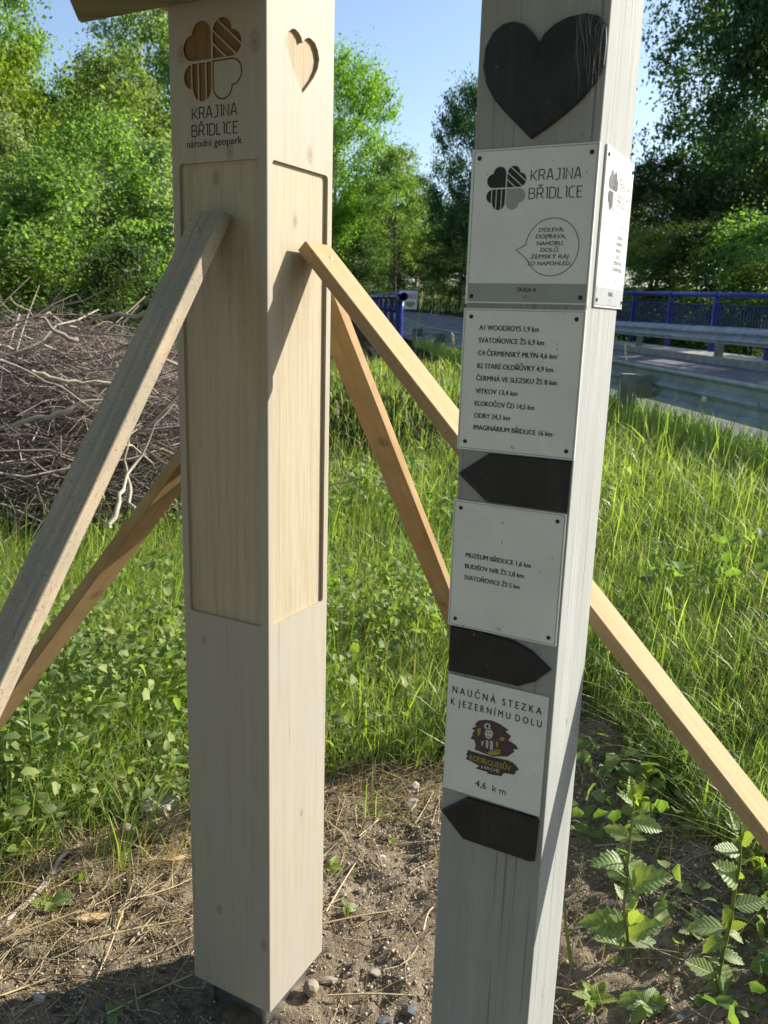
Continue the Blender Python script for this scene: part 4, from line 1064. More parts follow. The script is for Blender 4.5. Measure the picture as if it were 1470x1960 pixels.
# ------------------------------------------------------------------ grass and ground cover
def blades(n, ymin, ymax, seed, h0, h1, w0, keep, lean=0.35, xr=0.62, ypow=1.5, xs=None):
    r = np.random.default_rng(seed)
    u = r.random(n); a = 1 - ypow
    Y = (ymin ** a + u * (ymax ** a - ymin ** a)) ** (1 / a)
    X = r.uniform(-xr, xr, n) * Y if xs is None else xs(r, Y)
    k = keep(X, Y, r)
    X, Y = X[k], Y[k]; n = len(X)
    Z = terrain(X, Y) - 0.02
    tuft = fbm(X * 3, Y * 3, 2, seed)
    H = (h0 + (h1 - h0) * r.random(n) ** 1.6) * (0.55 + 0.9 * tuft)
    az = r.random(n) * 2 * math.pi; az = np.where(r.random(n) < 0.45, az, 0.5 + r.normal(0, 0.9, n))
    D = np.stack([np.cos(az), np.sin(az), np.zeros(n)], 1)
    le = np.abs(r.normal(lean, lean * 0.7, n)) * H
    sd = np.stack([-np.sin(az + r.normal(0, .8, n)), np.cos(az), np.zeros(n)], 1)
    W = (w0 + 0.0007 * Y) * r.uniform(0.5, 1.0, n) * np.where(r.random(n) < 0.08, 2.4, 1.0)
    P0 = np.stack([X, Y, Z], 1)
    lv = [(0, 1.0), (0.4, 0.95), (0.78, 0.6), (1.0, 0)]
    V = np.empty((n, 7, 3))
    for i, (t, w) in enumerate(lv):
        c_ = P0 + D * (le * t ** 2)[:, None]; c_[:, 2] += H * (t - 0.22 * (le / H) * t ** 3)
        if i < 3: V[:, 2 * i] = c_ + sd * (W * w)[:, None] / 2; V[:, 2 * i + 1] = c_ - sd * (W * w)[:, None] / 2
        else: V[:, 6] = c_
    b0 = np.arange(n)[:, None] * 7
    Q = np.concatenate([b0 + np.array([[0, 1, 3, 2]]), b0 + np.array([[2, 3, 5, 4]])]); T = b0 + np.array([[4, 5, 6]])
    rn = np.clip(0.5 * r.random(n) + 0.55 * fbm(X * 1.2, Y * 1.2, 3, seed + 5), 0, 1)
    return V.reshape(-1, 3), Q, T, np.concatenate([rn, rn, rn])
def grass(name, mat, label, *a, **k):
    V, Q, T, rn = blades(*a, **k)
    o = link(name, npmesh(name, V, [Q, T], {'rnd': ('FACE', rn)}), mat); tag(o, label, 'grass', kind='stuff'); return o
M_GRASS = leafmat('meadow_grass', (0.146, 0.222, 0.056), (0.277, 0.366, 0.094), (0.525, 0.56, 0.243), 0.52, 0.42, spec=0.5)
grass('rail_grass', M_GRASS, 'tall grass growing up to the near guardrail', 14000, 3.0, 22, 75, 0.16, 0.36, 0.003, lambda X, Y, r: X > -99, lean=0.35, ypow=1.4, xs=lambda r, Y: Xn(Y) + r.uniform(-0.55, 0.2, len(Y)))
M_STRAW = leafmat('dry_grass', (0.22, 0.17, 0.08), (0.36, 0.28, 0.14), (0.50, 0.42, 0.24), 0.3, 0.6)
def off_road(X, Y): return (X < Xn(np.clip(Y, -6, 60)) - 0.15)
def off_posts(X, Y): return (np.hypot(X - PB[0], Y - PB[1]) > 0.22) & (np.hypot(X - QB[0], Y - QB[1]) > 0.2)
def weedy(X, Y):
    d = Y - np.interp(X, SB_X, SB_Y)
    return np.clip(1.3 - d / 0.95, 0, 1) * np.where(X < -0.25, 1.0, np.where(X < 0.45, 0.7, 0.3))
def k_mead(X, Y, r):
    s = soilness(X, Y); pile = pile_h(X, Y)
    return off_road(X, Y) & off_posts(X, Y) & (r.random(len(X)) > s * 1.02) & (r.random(len(X)) > np.clip(pile * 1.3, 0, 0.93)) & (r.random(len(X)) > 0.6 * weedy(X, Y) * 1.5)
grass('meadow_grass', M_GRASS, 'tall green meadow grass around the posts', 230000, 1.75, 15, 71, 0.06, 0.28, 0.0019, k_mead, lean=0.65, ypow=1.75)
grass('meadow_grass', M_GRASS, 'long soft seeding grass standing above the meadow', 3000, 2.4, 14, 72, 0.3, 0.52, 0.0016, lambda X, Y, r: k_mead(X, Y, r) & (Y > 2.7), lean=0.2)
grass('verge_grass', M_GRASS, 'short grass on the verge beyond the road', 9000, 24, 60, 73, 0.2, 0.5, 0.012, lambda X, Y, r: (X > Xf(Y) + 0.3) & (X < Xf(Y) + 9), xr=0.3)
grass('dry_grass', M_STRAW, 'thin dry straw lying in the thatch at the meadow edge', 9000, 1.5, 4.2, 74, 0.05, 0.22, 0.0016,
      lambda X, Y, r: off_posts(X, Y) & (r.random(len(X)) < 0.08 + 0.9 * np.exp(-((np.interp(X, SB_X, SB_Y) - Y) / 0.28) ** 2)), lean=1.2)

grass('dry_grass', M_STRAW, 'dry pale stems standing among the meadow grass', 7000, 2.2, 13, 76, 0.12, 0.36, 0.0014, k_mead, lean=0.5)

def leaf_template(n=7, ser=0.10, fold=0.22, curl=0.25, wid=0.36):
    """ovate toothed leaf along +x, unit length; folded on the midrib"""
    V = []; F = []
    for i in range(n + 1):
        t = i / n; w = wid * (math.sin(math.pi * min(1, t ** 0.72)) ** 0.85 if 0 < t < 1 else 0.0); z = -curl * t * t
        if i == 0: w = 0.03
        V.append((t, 0, z))
        if i < n:
            k = w * (1 + (ser if i % 2 else -ser))
            for s in (1, -1):
                V.append((t + (0.03 if i % 2 else 0), s * k * 0.55, z + fold * k * 0.55 + 0.002 * (-1) ** i)); V.append((t + (0.05 if i % 2 else 0), s * k, z + fold * k * 0.7 + 0.005 * (-1) ** i))
    st = lambda i: i * 5
    for i in range(n):
        if i < n - 1:
            a, b_ = st(i), st(i + 1)
            for o1, o2 in ((1, 2), (3, 4)):
                q = [(a, a + o1, b_ + o1, b_), (a + o1, a + o2, b_ + o2, b_ + o1)]
                F += q if o1 == 1 else [x[::-1] for x in q]
        else:
            a, b_ = st(i), st(i + 1)
            F += [(a, a + 1, b_), (a + 1, a + 2, b_), (b_, a + 3, a), (b_, a + 4, a + 3)]
    return np.array(V), F
def leaf_cover(name, n, seed, place, size, mat, label, hmax):
    r = np.random.default_rng(seed); X, Y, up = place(r, n); n = len(X)
    T, F = leaf_template(4, 0.12, 0.35, 0.35, 0.36); nv = len(T)
    az = r.random(n) * 2 * math.pi; tilt = r.normal(0.05, 0.55, n); s = size * r.uniform(0.45, 1.6, n); ro = r.normal(0, 0.65, n)
    dx = np.stack([np.cos(az) * np.cos(tilt), np.sin(az) * np.cos(tilt), np.sin(tilt)], 1)
    dy0 = np.stack([-np.sin(az), np.cos(az), np.zeros(n)], 1); dz0 = np.cross(dx, dy0)
    dy = dy0 * np.cos(ro)[:, None] + dz0 * np.sin(ro)[:, None]; dz = np.cross(dx, dy)
    P = np.stack([X, Y, terrain(X, Y) + up * hmax], 1)
    V = P[:, None, :] + s[:, None, None] * (T[None, :, 0:1] * dx[:, None] + T[None, :, 1:2] * dy[:, None] + T[None, :, 2:3] * dz[:, None])
    q4 = np.array([f for f in F if len(f) == 4]); q3 = np.array([f for f in F if len(f) == 3]); b0 = (np.arange(n) * nv)[:, None, None]
    rn = r.random(n)
    me = npmesh(name, V.reshape(-1, 3), [(b0 + q4[None]).reshape(-1, 4), (b0 + q3[None]).reshape(-1, 3)],
                {'rnd': ('FACE', np.concatenate([np.repeat(rn, len(q4)), np.repeat(rn, len(q3))]))})
    return tag(link(name, me, mat), label, 'weeds', kind='stuff')
M_WEED = leafmat('weed_leaves', (0.112, 0.172, 0.058), (0.198, 0.27, 0.086), (0.317, 0.368, 0.13), 0.45, 0.55, spec=0.3)
def place_left(r, n):
    X = r.uniform(-2.2, 0.9, n); Y = 2.0 + 2.0 * r.random(n) ** 1.4
    d = Y - np.interp(X, SB_X, SB_Y) + (fbm(X * 3, Y * 3, 2, 8) - 0.45) * 0.5
    w = np.where(X < -0.3, 1.0, 0.7) * np.clip(fbm(X * 2, Y * 2, 2, 9) * 2.2 - 0.35, 0, 1)
    k = (d > 0.02) & (r.random(n) < w) & (Y < np.where(X < -0.3, 3.4, 3.9)); X, Y, d = X[k], Y[k], d[k]
    return X, Y, r.random(len(X)) * np.clip(0.35 + d * 1.2, 0.3, 1)
leaf_cover('leafy_weeds', 24000, 81, place_left, 0.033, M_WEED, 'dense low leafy weeds at the foot of the meadow grass', 0.32)
def place_far(r, n):
    X = r.uniform(-2.5, 2.6, n); Y = 3.0 + 4.5 * r.random(n); k = off_road(X, Y) & (pile_h(X, Y) < 0.15) & (fbm(X * 1.5, Y * 1.5, 2, 12) > np.where(X > 0.6, 0.56, 0.42)); X, Y = X[k], Y[k]
    return X, Y, r.random(len(X))
leaf_cover('leafy_weeds', 9500, 82, place_far, 0.042, M_WEED, 'scattered broad leaves among the meadow grass', 0.27)
def place_right(r, n):
    X = r.uniform(0.45, 1.35, n); Y = r.uniform(1.35, 2.4, n)
    k = (fbm(X * 4, Y * 4, 2, 15) > 0.34) & (r.random(len(X)) < np.clip((X - 0.45) * 2.2, 0.12, 1)); X, Y = X[k], Y[k]
    return X, Y, r.random(len(X)) ** 1.5
leaf_cover('leafy_weeds', 1500, 83, place_right, 0.040, M_WEED, 'low leafy weeds on the soil beside the old post', 0.10)

# ------------------------------------------------------------------ leafy plants, one object per leaf
def veinleaf(name, c1, c2, trans):
    m, nt, b = newmat(name)
    t = nd(nt, 'ShaderNodeTexCoord'); sx = nd(nt, 'ShaderNodeSeparateXYZ'); nt.links.new(t.outputs['Object'], sx.inputs[0])
    ay = math_(nt, 'ABSOLUTE', sx.outputs[1])
    ph = math_(nt, 'SUBTRACT', sx.outputs[0], math_(nt, 'MULTIPLY', ay, 0.9))
    w = math_(nt, 'SINE', math_(nt, 'MULTIPLY', ph, 48.0)); w = math_(nt, 'POWER', math_(nt, 'MULTIPLY_ADD', w, 0.5, 0.5), 4.0)
    mid_ = math_(nt, 'SUBTRACT', 1.0, math_(nt, 'MULTIPLY', ay, 45.0), clamp=True)
    vein = math_(nt, 'MAXIMUM', math_(nt, 'MULTIPLY', w, 0.6), mid_)
    nz = noise(nt, t.outputs['Object'], 6, 3)
    oi = nd(nt, 'ShaderNodeObjectInfo')
    col = mix(nt, math_(nt, 'MULTIPLY_ADD', nz, 0.5, math_(nt, 'MULTIPLY_ADD', oi.outputs['Random'], 0.7, -0.1), clamp=True), c1, c2)
    col = mix(nt, math_(nt, 'MULTIPLY', vein, 0.35), col, tuple(min(1, x * 1.7 + 0.02) for x in c2))
    nt.links.new(col, b.inputs['Base Color']); b.inputs['Roughness'].default_value = 0.45; b.inputs['Specular IOR Level'].default_value = 0.45
    bump(nt, b, math_(nt, 'SUBTRACT', 1.0, vein), 0.25, 0.012)
    tr = nd(nt, 'ShaderNodeBsdfTranslucent'); tc = nd(nt, 'ShaderNodeMix', data_type='RGBA', blend_type='MULTIPLY'); tc.inputs[0].default_value = 1.0
    nt.links.new(col, tc.inputs[6]); tc.inputs[7].default_value = (1.7, 1.55, 0.4, 1); nt.links.new(tc.outputs[2], tr.inputs[0])
    mx = nd(nt, 'ShaderNodeMixShader'); mx.inputs[0].default_value = trans
    nt.links.new(b.outputs[0], mx.inputs[1]); nt.links.new(tr.outputs[0], mx.inputs[2]); nt.links.new(mx.outputs[0], nt.nodes['Material Output'].inputs[0])
    return m
M_VLEAF = veinleaf('veined_leaf', (0.16, 0.25, 0.085), (0.26, 0.345, 0.14), 0.38)
M_YLEAF = veinleaf('young_leaf', (0.18, 0.28, 0.05), (0.27, 0.35, 0.075), 0.48)
M_STEM = simple('green_stem', (0.15, 0.20, 0.05), 0.5, var=0.2, scale=15)
M_DSTEM = simple('dry_stem', (0.36, 0.28, 0.15), 0.7, var=0.25, scale=15)
LT = []
for k, (n_, ser, fold, curl, wid) in enumerate([(11, .10, .35, .22, .31), (12, .09, .2, .02, .27), (11, .11, .55, .45, .33), (8, .04, .2, .1, .48)]):
    T, F = leaf_template(n_, ser, fold, curl, wid); me = bpy.data.meshes.new('leaf'); me.from_pydata(T.tolist(), [], F)
    me.polygons.foreach_set('use_smooth', [True] * len(me.polygons)); LT.append(me)
for me in LT: me.materials.append(M_VLEAF)
def add_leaf(parent, A, B, mat=None, tmpl=None, width=1.0, roll=None, r=random):
    A = np.asarray(A, float); B = np.asarray(B, float); d = B - A; L = np.linalg.norm(d); x = d / L
    up = eZ * 1.0 + np.array([0, -0.55, 0]) + np.array([r.uniform(-.4, .4), r.uniform(-.4, .4), 0])
    y = np.cross(up, x); y /= np.linalg.norm(y); z = np.cross(x, y)
    o = bpy.data.objects.new('leaf', LT[r.randrange(3) if tmpl is None else tmpl]); o.parent = parent; COL.objects.link(o)
    a = A - origin(parent); w = L * width
    o.matrix_local = Matrix(((x[0] * L, y[0] * w, z[0] * L, a[0]), (x[1] * L, y[1] * w, z[1] * L, a[1]), (x[2] * L, y[2] * w, z[2] * L, a[2]), (0, 0, 0, 1)))
    o.material_slots[0].link = 'OBJECT'; o.material_slots[0].material = mat or M_VLEAF
    return o
def plant(name, stem, leaves, Y, zoom, label, cat='plant', r0=0.0045, sm=None, group=None):
    """stem and leaves listed in zoomed-picture units; the plant stands upright at distance Y"""
    ox, oy, s = zoom; T = lambda p, dy=0: at(ox + p[0] / s, oy + p[1] / s, Y + dy)
    P = spline([T(p) for p in stem], 4, False); g = tz(P[0][0], P[0][1])
    if P[0][2] > g: P = np.vstack([[P[0][0], P[0][1], g - 0.01], P])
    root = empty(name, (P[0][0], P[0][1], g)); tag(root, label, cat, group)
    mb = MB(); mb.tube(P, np.linspace(r0, r0 * 0.4, len(P)), 7); mb.build('stem', sm or M_STEM, root, True)
    rr = random.Random(len(stem) * 7 + len(leaves))
    for L in leaves:
        A, B = L[0], L[1]; kind = L[2] if len(L) > 2 else 'v'
        dy = rr.uniform(-0.035, 0.03); B = (A[0] + (B[0] - A[0]) * 0.85, A[1] + (B[1] - A[1]) * 0.85)
        add_leaf(root, T(A), T(B, dy), M_YLEAF if kind == 'y' else M_VLEAF, 3 if kind == 'r' else None, 1.0 if kind != 'n' else 0.6, r=rr)
    return root
ZR = (1050, 1380, 3.379)
plant('garlic_mustard', [(515, 1800), (520, 1480), (490, 1250), (500, 1050), (530, 760), (550, 560), (555, 420)],
      [((545, 640), (775, 710)), ((530, 760), (335, 665)), ((528, 750), (650, 770)), ((480, 920), (290, 880)), ((515, 920), (710, 1140)), ((515, 1050), (800, 970)), ((500, 1170), (415, 1030)), ((500, 1120), (575, 1165)),
       ((500, 1440), (375, 1225)), ((520, 1390), (712, 1265)), ((515, 1580), (335, 1590)), ((520, 1330), (640, 1150), 'n'), ((550, 560), (462, 425)), ((555, 520), (548, 355), 'y'), ((556, 490), (635, 370), 'y'), ((556, 520), (610, 480), 'y'),
       ((520, 1420), (727, 1425)), ((500, 1330), (215, 1272)), ((505, 1470), (265, 1360), 'n'), ((520, 1230), (590, 1090), 'n'), ((505, 1300), (440, 1250), 'n'), ((548, 600), (600, 560), 'n'), ((540, 700), (590, 740), 'n'), ((510, 900), (560, 860), 'n'), ((500, 1080), (455, 1090), 'n'), ((515, 1560), (600, 1540), 'n'), ((515, 1700), (420, 1690), 'n'), ((515, 1640), (600, 1700)), ((505, 1000), (430, 960)), ((540, 680), (470, 690), 'y')],
      1.60, ZR, 'upright weed with toothed leaves growing on bare soil beside the old post', 'plant')
plant('garlic_mustard', [(1030, 2010), (1080, 1750), (1130, 1480), (1180, 1270), (1210, 1060), (1235, 930), (1240, 780), (1245, 660)],
      [((1225, 1050), (1092, 900)), ((1240, 940), (1360, 862), 'y'), ((1245, 780), (1232, 590), 'y'), ((1245, 800), (1352, 700)), ((1243, 720), (1140, 622)), ((1240, 850), (1043, 812)), ((1205, 1200), (1435, 1150)), ((1140, 1340), (850, 1312)),
       ((1150, 1410), (968, 1465)), ((1165, 1380), (1308, 1412)), ((1170, 1330), (1298, 1308)), ((1170, 1320), (1125, 1200), 'y'), ((1080, 1640), (848, 1535)), ((1085, 1590), (1245, 1860)), ((1070, 1840), (1430, 1960)), ((1050, 1900), (715, 1945)),
       ((1050, 1930), (1205, 1985)), ((1055, 1880), (1000, 1790)), ((1075, 1880), (1185, 1795), 'y'), ((1120, 1520), (1305, 1540)), ((1040, 1950), (860, 2040)), ((1220, 960), (1290, 1010), 'n'), ((1240, 720), (1275, 640), 'n'), ((1240, 880), (1190, 840), 'n'), ((1190, 1230), (1120, 1180), 'n'), ((1150, 1450), (1230, 1470), 'n'), ((1110, 1560), (1040, 1540), 'n'), ((1090, 1700), (1010, 1720), 'n'), ((1080, 1760), (1160, 1740), 'n')],
      1.47, ZR, 'taller upright weed with broad toothed leaves under the golden brace', 'plant', 0.0055)
plant('garlic_mustard', [(820, 1800), (815, 1650), (835, 1480), (830, 1430)], [((818, 1700), (760, 1660), 'n'), ((820, 1640), (880, 1600)), ((822, 1580), (770, 1540), 'n'), ((828, 1520), (890, 1490), 'n'), ((830, 1450), (800, 1400), 'y'), ((832, 1440), (865, 1410), 'y'), ((818, 1760), (900, 1740)), ((818, 1750), (730, 1730))],
      1.58, ZR, 'short leafy weed between the two taller upright weeds', 'plant', 0.003)
plant('garlic_mustard', [(600, 760), (610, 600), (640, 430), (655, 330)], [((605, 660), (540, 620), 'n'), ((610, 600), (690, 560), 'n'), ((620, 520), (560, 470), 'n'), ((630, 470), (710, 430)), ((645, 390), (590, 330), 'y'), ((650, 350), (715, 300)), ((655, 340), (640, 250), 'y'), ((602, 720), (680, 690), 'n')],
      2.15, ZR, 'leafy weed at the edge of the shaded thatch beyond the upright weeds', 'plant', 0.004)
plant('garlic_mustard', [(1330, 1180), (1335, 1050), (1320, 920), (1325, 860)], [((1333, 1120), (1270, 1090), 'n'), ((1335, 1060), (1410, 1020), 'n'), ((1328, 990), (1270, 940), 'n'), ((1322, 930), (1390, 890), 'y'), ((1325, 880), (1300, 820), 'y'), ((1332, 1150), (1420, 1140))],
      1.75, ZR, 'small leafy weed right under the golden brace', 'plant', 0.003)
ZL = (0, 980, 3.768)
plant('bramble', [(225, 2280), (225, 1960), (222, 1700), (205, 1420), (200, 1300)],
      [((222, 1740), (345, 1752), 'y'), ((208, 1400), (308, 1345)), ((215, 1760), (45, 1690), 'y'), ((225, 1880), (368, 1965), 'y'), ((212, 1500), (398, 1480), 'y'), ((222, 1860), (478, 1848), 'y'), ((215, 1640), (390, 1600)), ((215, 1560), (120, 1480)),
       ((225, 2000), (40, 1900)), ((225, 2080), (350, 2180)), ((225, 2100), (90, 2120)), ((205, 1350), (130, 1290), 'y')],
      2.28, ZL, 'leafy upright weed standing in the low weeds near the weathered brace', 'plant', 0.006)
def rosette(px, py, n, size, label, seed, young=False, high=0.6, group=None, name='seedling'):
    r = random.Random(seed); g = ground_at(px, py); g[2] = tz(g[0], g[1])
    root = empty(name, g); tag(root, label, 'plant', group)
    mb = MB(); mb.tube([g - eZ * 0.01, g + eZ * size * high * 0.6 + np.array([0.004, 0, 0])], 0.0016, 5); mb.build('stem', M_STEM, root, True)
    for k in range(n):
        a = 2.4 * k + r.uniform(-.4, .4); s = size * r.uniform(0.7, 1.25); h = size * high * r.uniform(0.3, 1.0)
        A = g + eZ * h * 0.6; B = A + np.array([math.cos(a) * s, math.sin(a) * s, s * r.uniform(0.0, 0.55)])
        add_leaf(root, A, B, M_YLEAF if young or r.random() < 0.3 else M_VLEAF, None, r.uniform(0.8, 1.1), r=r)
GS = 'seedlings on the bare soil'
rosette(632, 1672, 5, 0.030, 'small seedling on the soil close to the sunlit face of the carved post', 1, True, 1.2, GS)
rosette(662, 1750, 4, 0.028, 'small seedling next to a long straw between the posts', 2, False, 1.4, GS)
rosette(748, 1620, 4, 0.018, 'tiny seedling among pebbles between the posts', 3, True, 0.8, GS)
rosette(215, 1945, 4, 0.040, 'broad-leaved seedling in the shadow of the carved post', 4, False, 0.3, GS)
rosette(100, 1745, 6, 0.045, 'leafy seedling beside the grey stick on the soil', 5, False, 0.8, GS)
rosette(40, 1640, 7, 0.050, 'pale leafy weed at the lower end of the weathered brace', 6, True, 1.0, GS)
rosette(150, 1690, 5, 0.038, 'seedling with jagged leaves by a splintered wood chip', 7, False, 0.8, GS)
rosette(1130, 1925, 9, 0.042, 'flat leafy weed on the soil at the foot of the old post', 8, True, 0.5, GS)
rosette(1235, 1935, 8, 0.050, 'flat leafy weed below the upright weeds', 9, False, 0.5, GS)
rosette(1325, 1800, 6, 0.040, 'leafy seedling between the two upright weeds', 10, False, 0.9, GS)
rosette(1215, 1500, 6, 0.060, 'dark leafy weed at the edge of the long grass beyond the soil', 11, False, 1.0, GS)
rosette(1430, 1500, 8, 0.070, 'broad leafy weed in the grass beside the golden brace', 12, False, 1.0, GS)
rosette(1385, 1590, 7, 0.055, 'leafy weed under the lower end of the golden brace', 13, False, 0.9, GS)
rosette(825, 1360, 7, 0.065, 'star-shaped pale weed at the meadow edge next to the old post', 14, False, 1.6, GS)
rosette(790, 1330, 7, 0.060, 'bright leafy weed at the meadow edge between the posts', 15, True, 1.8, GS)

# ear of grass by the old post, seeding stalks in the meadow
def stalk(pix, Y, ear, label, mat_s, mat_e, r0=0.0012, name='grass_stalk', group=None, blade=None, er=0.004):
    P = spline([at(px, py, Y) for px, py in pix], 5, False); g = tz(P[0][0], P[0][1]); P = np.vstack([[P[0][0], P[0][1], g - 0.02], P]) if P[0][2] > g else P
    root = empty(name, (P[0][0], P[0][1], g)); tag(root, label, 'grass', group)
    mb = MB(); mb.tube(P, np.linspace(r0, r0 * 0.6, len(P)), 5); mb.build('stem', mat_s, root, True)
    E0 = at(*ear[0], Y); E1 = at(*ear[1], Y); mb = MB(); r = random.Random(int(ear[0][0])); n = 34
    for k in range(n):
        t = k / n; c_ = E0 + (E1 - E0) * t; a = k * 2.4; d = np.array([math.cos(a), math.sin(a), 0]); ax = (E1 - E0) / np.linalg.norm(E1 - E0)
        w = er * (0.5 + math.sin(math.pi * (0.1 + 0.85 * t)))
        p1 = c_ + d * w + ax * er * 1.5
        mb.tube([c_, (c_ + p1) / 2 + d * w * 0.2, p1 + ax * er * 0.8], [er * 0.12, er * 0.32, er * 0.05], 4, False)
    mb.build('ear', mat_e, root, True)
    if blade:
        A, M_, B = (at(px, py, Y) for px, py in blade); Q = spline([A, M_, B], 5, False); V = []; F = []
        for i, q in enumerate(Q):
            w = 0.004 * (1 - (i / (len(Q) - 1)) ** 2) + 0.0003; V += [q + np.array([w, 0, 0]), q + np.array([0, -w * 0.5, 0]), q - np.array([w, 0, 0])]
            if i: F += [(3 * i - 3, 3 * i - 2, 3 * i + 1, 3 * i), (3 * i - 2, 3 * i - 1, 3 * i + 2, 3 * i + 1)]
        obj('blade', V, F, M_STEM, root, True)
    return root
M_EAR = simple('green_ear', (0.17, 0.20, 0.09), 0.7, var=0.3, scale=60)
M_SEED = simple('pale_seed_head', (0.42, 0.37, 0.22), 0.7, var=0.3, scale=60)
stalk([(1080, 1985), (1092, 1850), (1107, 1715)], 1.42, ((1107, 1718), (1115, 1642)), 'single green grass ear standing by the sunlit foot of the old post', M_STEM, M_EAR, 0.0014, blade=((1094, 1850), (1084, 1780), (1077, 1722)))
GG = 'seeding grass stalks in the meadow'
for k, (a, b_, c_, Y) in enumerate([((795, 720), (797, 640), (808, 560), 4.6), ((868, 735), (872, 690), (866, 640), 4.6), ((706, 790), (704, 740), (703, 690), 4.0), ((655, 930), (650, 850), (644, 770), 3.6), ((1200, 790), (1203, 735), (1196, 660), 6.2), ((735, 800), (742, 760), (740, 715), 4.4),
                                    ((690, 880), (686, 820), (690, 770), 3.9), ((770, 860), (775, 800), (772, 760), 4.2), ((1455, 850), (1455, 810), (1452, 770), 6.0), ((845, 800), (850, 760), (846, 715), 4.4)]):
    stalk([a, b_, c_], Y, ((b_[0] * 0.4 + c_[0] * 0.6, b_[1] * 0.4 + c_[1] * 0.6), c_), 'tall pale seeding grass stalk rising above the meadow', M_STEM, M_SEED, 0.0016, group=GG, er=0.006)

# ------------------------------------------------------------------ stones, clods, sticks, straw
M_STONE = simple('grey_stone', (0.29, 0.245, 0.19), 0.9, var=0.35, scale=35, bmp=0.4)
M_STONEL = simple('pale_stone', (0.46, 0.44, 0.40), 0.85, var=0.3, scale=30, bmp=0.4)
M_STONED = simple('slate_chip', (0.10, 0.105, 0.115), 0.6, var=0.35, scale=35, bmp=0.4)
def rock_mesh(seed, sub=2, flat=0.6):
    bm = bmesh.new(); bmesh.ops.create_icosphere(bm, subdivisions=sub, radius=0.5); r = np.random.default_rng(seed)
    pl = r.normal(0, 1, (7, 3)); pl /= np.linalg.norm(pl, axis=1)[:, None]; h = r.uniform(0.2, 0.42, 7)
    for v in bm.verts:
        p = np.array(v.co)
        for n_, hh_ in zip(pl, h):
            d = p @ n_
            if d > hh_: p = p - n_ * (d - hh_) * 0.85
        p *= 1 + 0.05 * r.normal(); p[2] *= flat; v.co = p
    me = bpy.data.meshes.new('stone'); bm.to_mesh(me); bm.free(); return me
RM = [rock_mesh(k, 2, f) for k, f in enumerate((0.6, 0.7, 0.5, 0.75))]
for me in RM: me.materials.append(M_STONE)
def gz_soil(x, y):                     # height of the lumpy soil surface
    j = int(np.argmin(np.abs(gx - x))); i = int(np.argmin(np.abs(gy - y))); return float(GZ[i, j])
def stone(px, py, size, mat, label, seed, stretch=1.0, group=None, P=None):
    r = random.Random(seed); g = ground_at(px, py) if P is None else np.array(P, float); z = gz_soil(g[0], g[1])
    o = bpy.data.objects.new('stone', RM[seed % 4]); o.location = (g[0], g[1], z + size * 0.12); o.scale = (size * stretch, size, size)
    o.rotation_euler = (r.uniform(-.2, .2), r.uniform(-.2, .2), r.uniform(0, 6)); COL.objects.link(o)
    o.material_slots[0].link = 'OBJECT'; o.material_slots[0].material = mat
    return tag(o, label, 'stone', group)
stone(796, 1500, 0.040, M_STONEL, 'upright oblong grey stone at the meadow edge between the posts', 1, 1.1)
stone(792, 1536, 0.055, M_STONE, 'flat pale stone in front of the oblong stone', 2, 1.2)
stone(692, 1703, 0.026, M_STONE, 'round pebble in the middle of the soil between the posts', 3)
stone(733, 1644, 0.020, M_STONEL, 'small pale pebble near the straw between the posts', 4)
stone(828, 1616, 0.022, M_STONEL, 'pale pebble close to the old post', 5)
stone(627, 1876, 0.036, M_STONE, 'oblong grey stone beside the foot of the carved post', 6, 1.5)
stone(596, 1908, 0.042, M_STONE, 'lumpy earth-coloured stone touching the foot of the carved post', 7)
stone(718, 1872, 0.026, M_STONE, 'brown stone lying on the soil in front of the posts', 8, 1.3)
stone(782, 1932, 0.034, M_STONED, 'dark slate chip on the soil near the old post', 9, 1.4)
stone(735, 1950, 0.030, M_STONED, 'dark slate chip on the soil further from the old post', 10, 1.5)
stone(76, 1908, 0.030, M_STONEL, 'pale angular stone on the soil in the shade strip', 11, 1.2)
stone(308, 1548, 0.115, M_STONEL, 'large pale boulder half hidden in the weeds', 12, 1.2)
stone(1165, 1560, 0.030, M_STONEL, 'small white stone on the shaded soil by the old post', 13, 1.3)
r = np.random.default_rng(90); k = 0
while k < 18:
    x, y = r.uniform(-0.9, 0.95), r.uniform(1.35, 2.5)
    if soilness(np.array([x]), np.array([y]))[0] < 0.6 or not off_posts(np.array([x]), np.array([y]))[0]: continue
    stone(0, 0, r.uniform(0.008, 0.02), (M_STONE, M_STONEL, M_STONED)[k % 3], ('tiny grey pebble lying on the bare soil', 'tiny pale pebble lying on the bare soil', 'tiny dark slate pebble lying on the bare soil')[k % 3], 20 + k, r.uniform(0.8, 1.5),
          ('grey pebbles on the soil', 'pale pebbles on the soil', 'dark pebbles on the soil')[k % 3], (x, y, 0)); k += 1
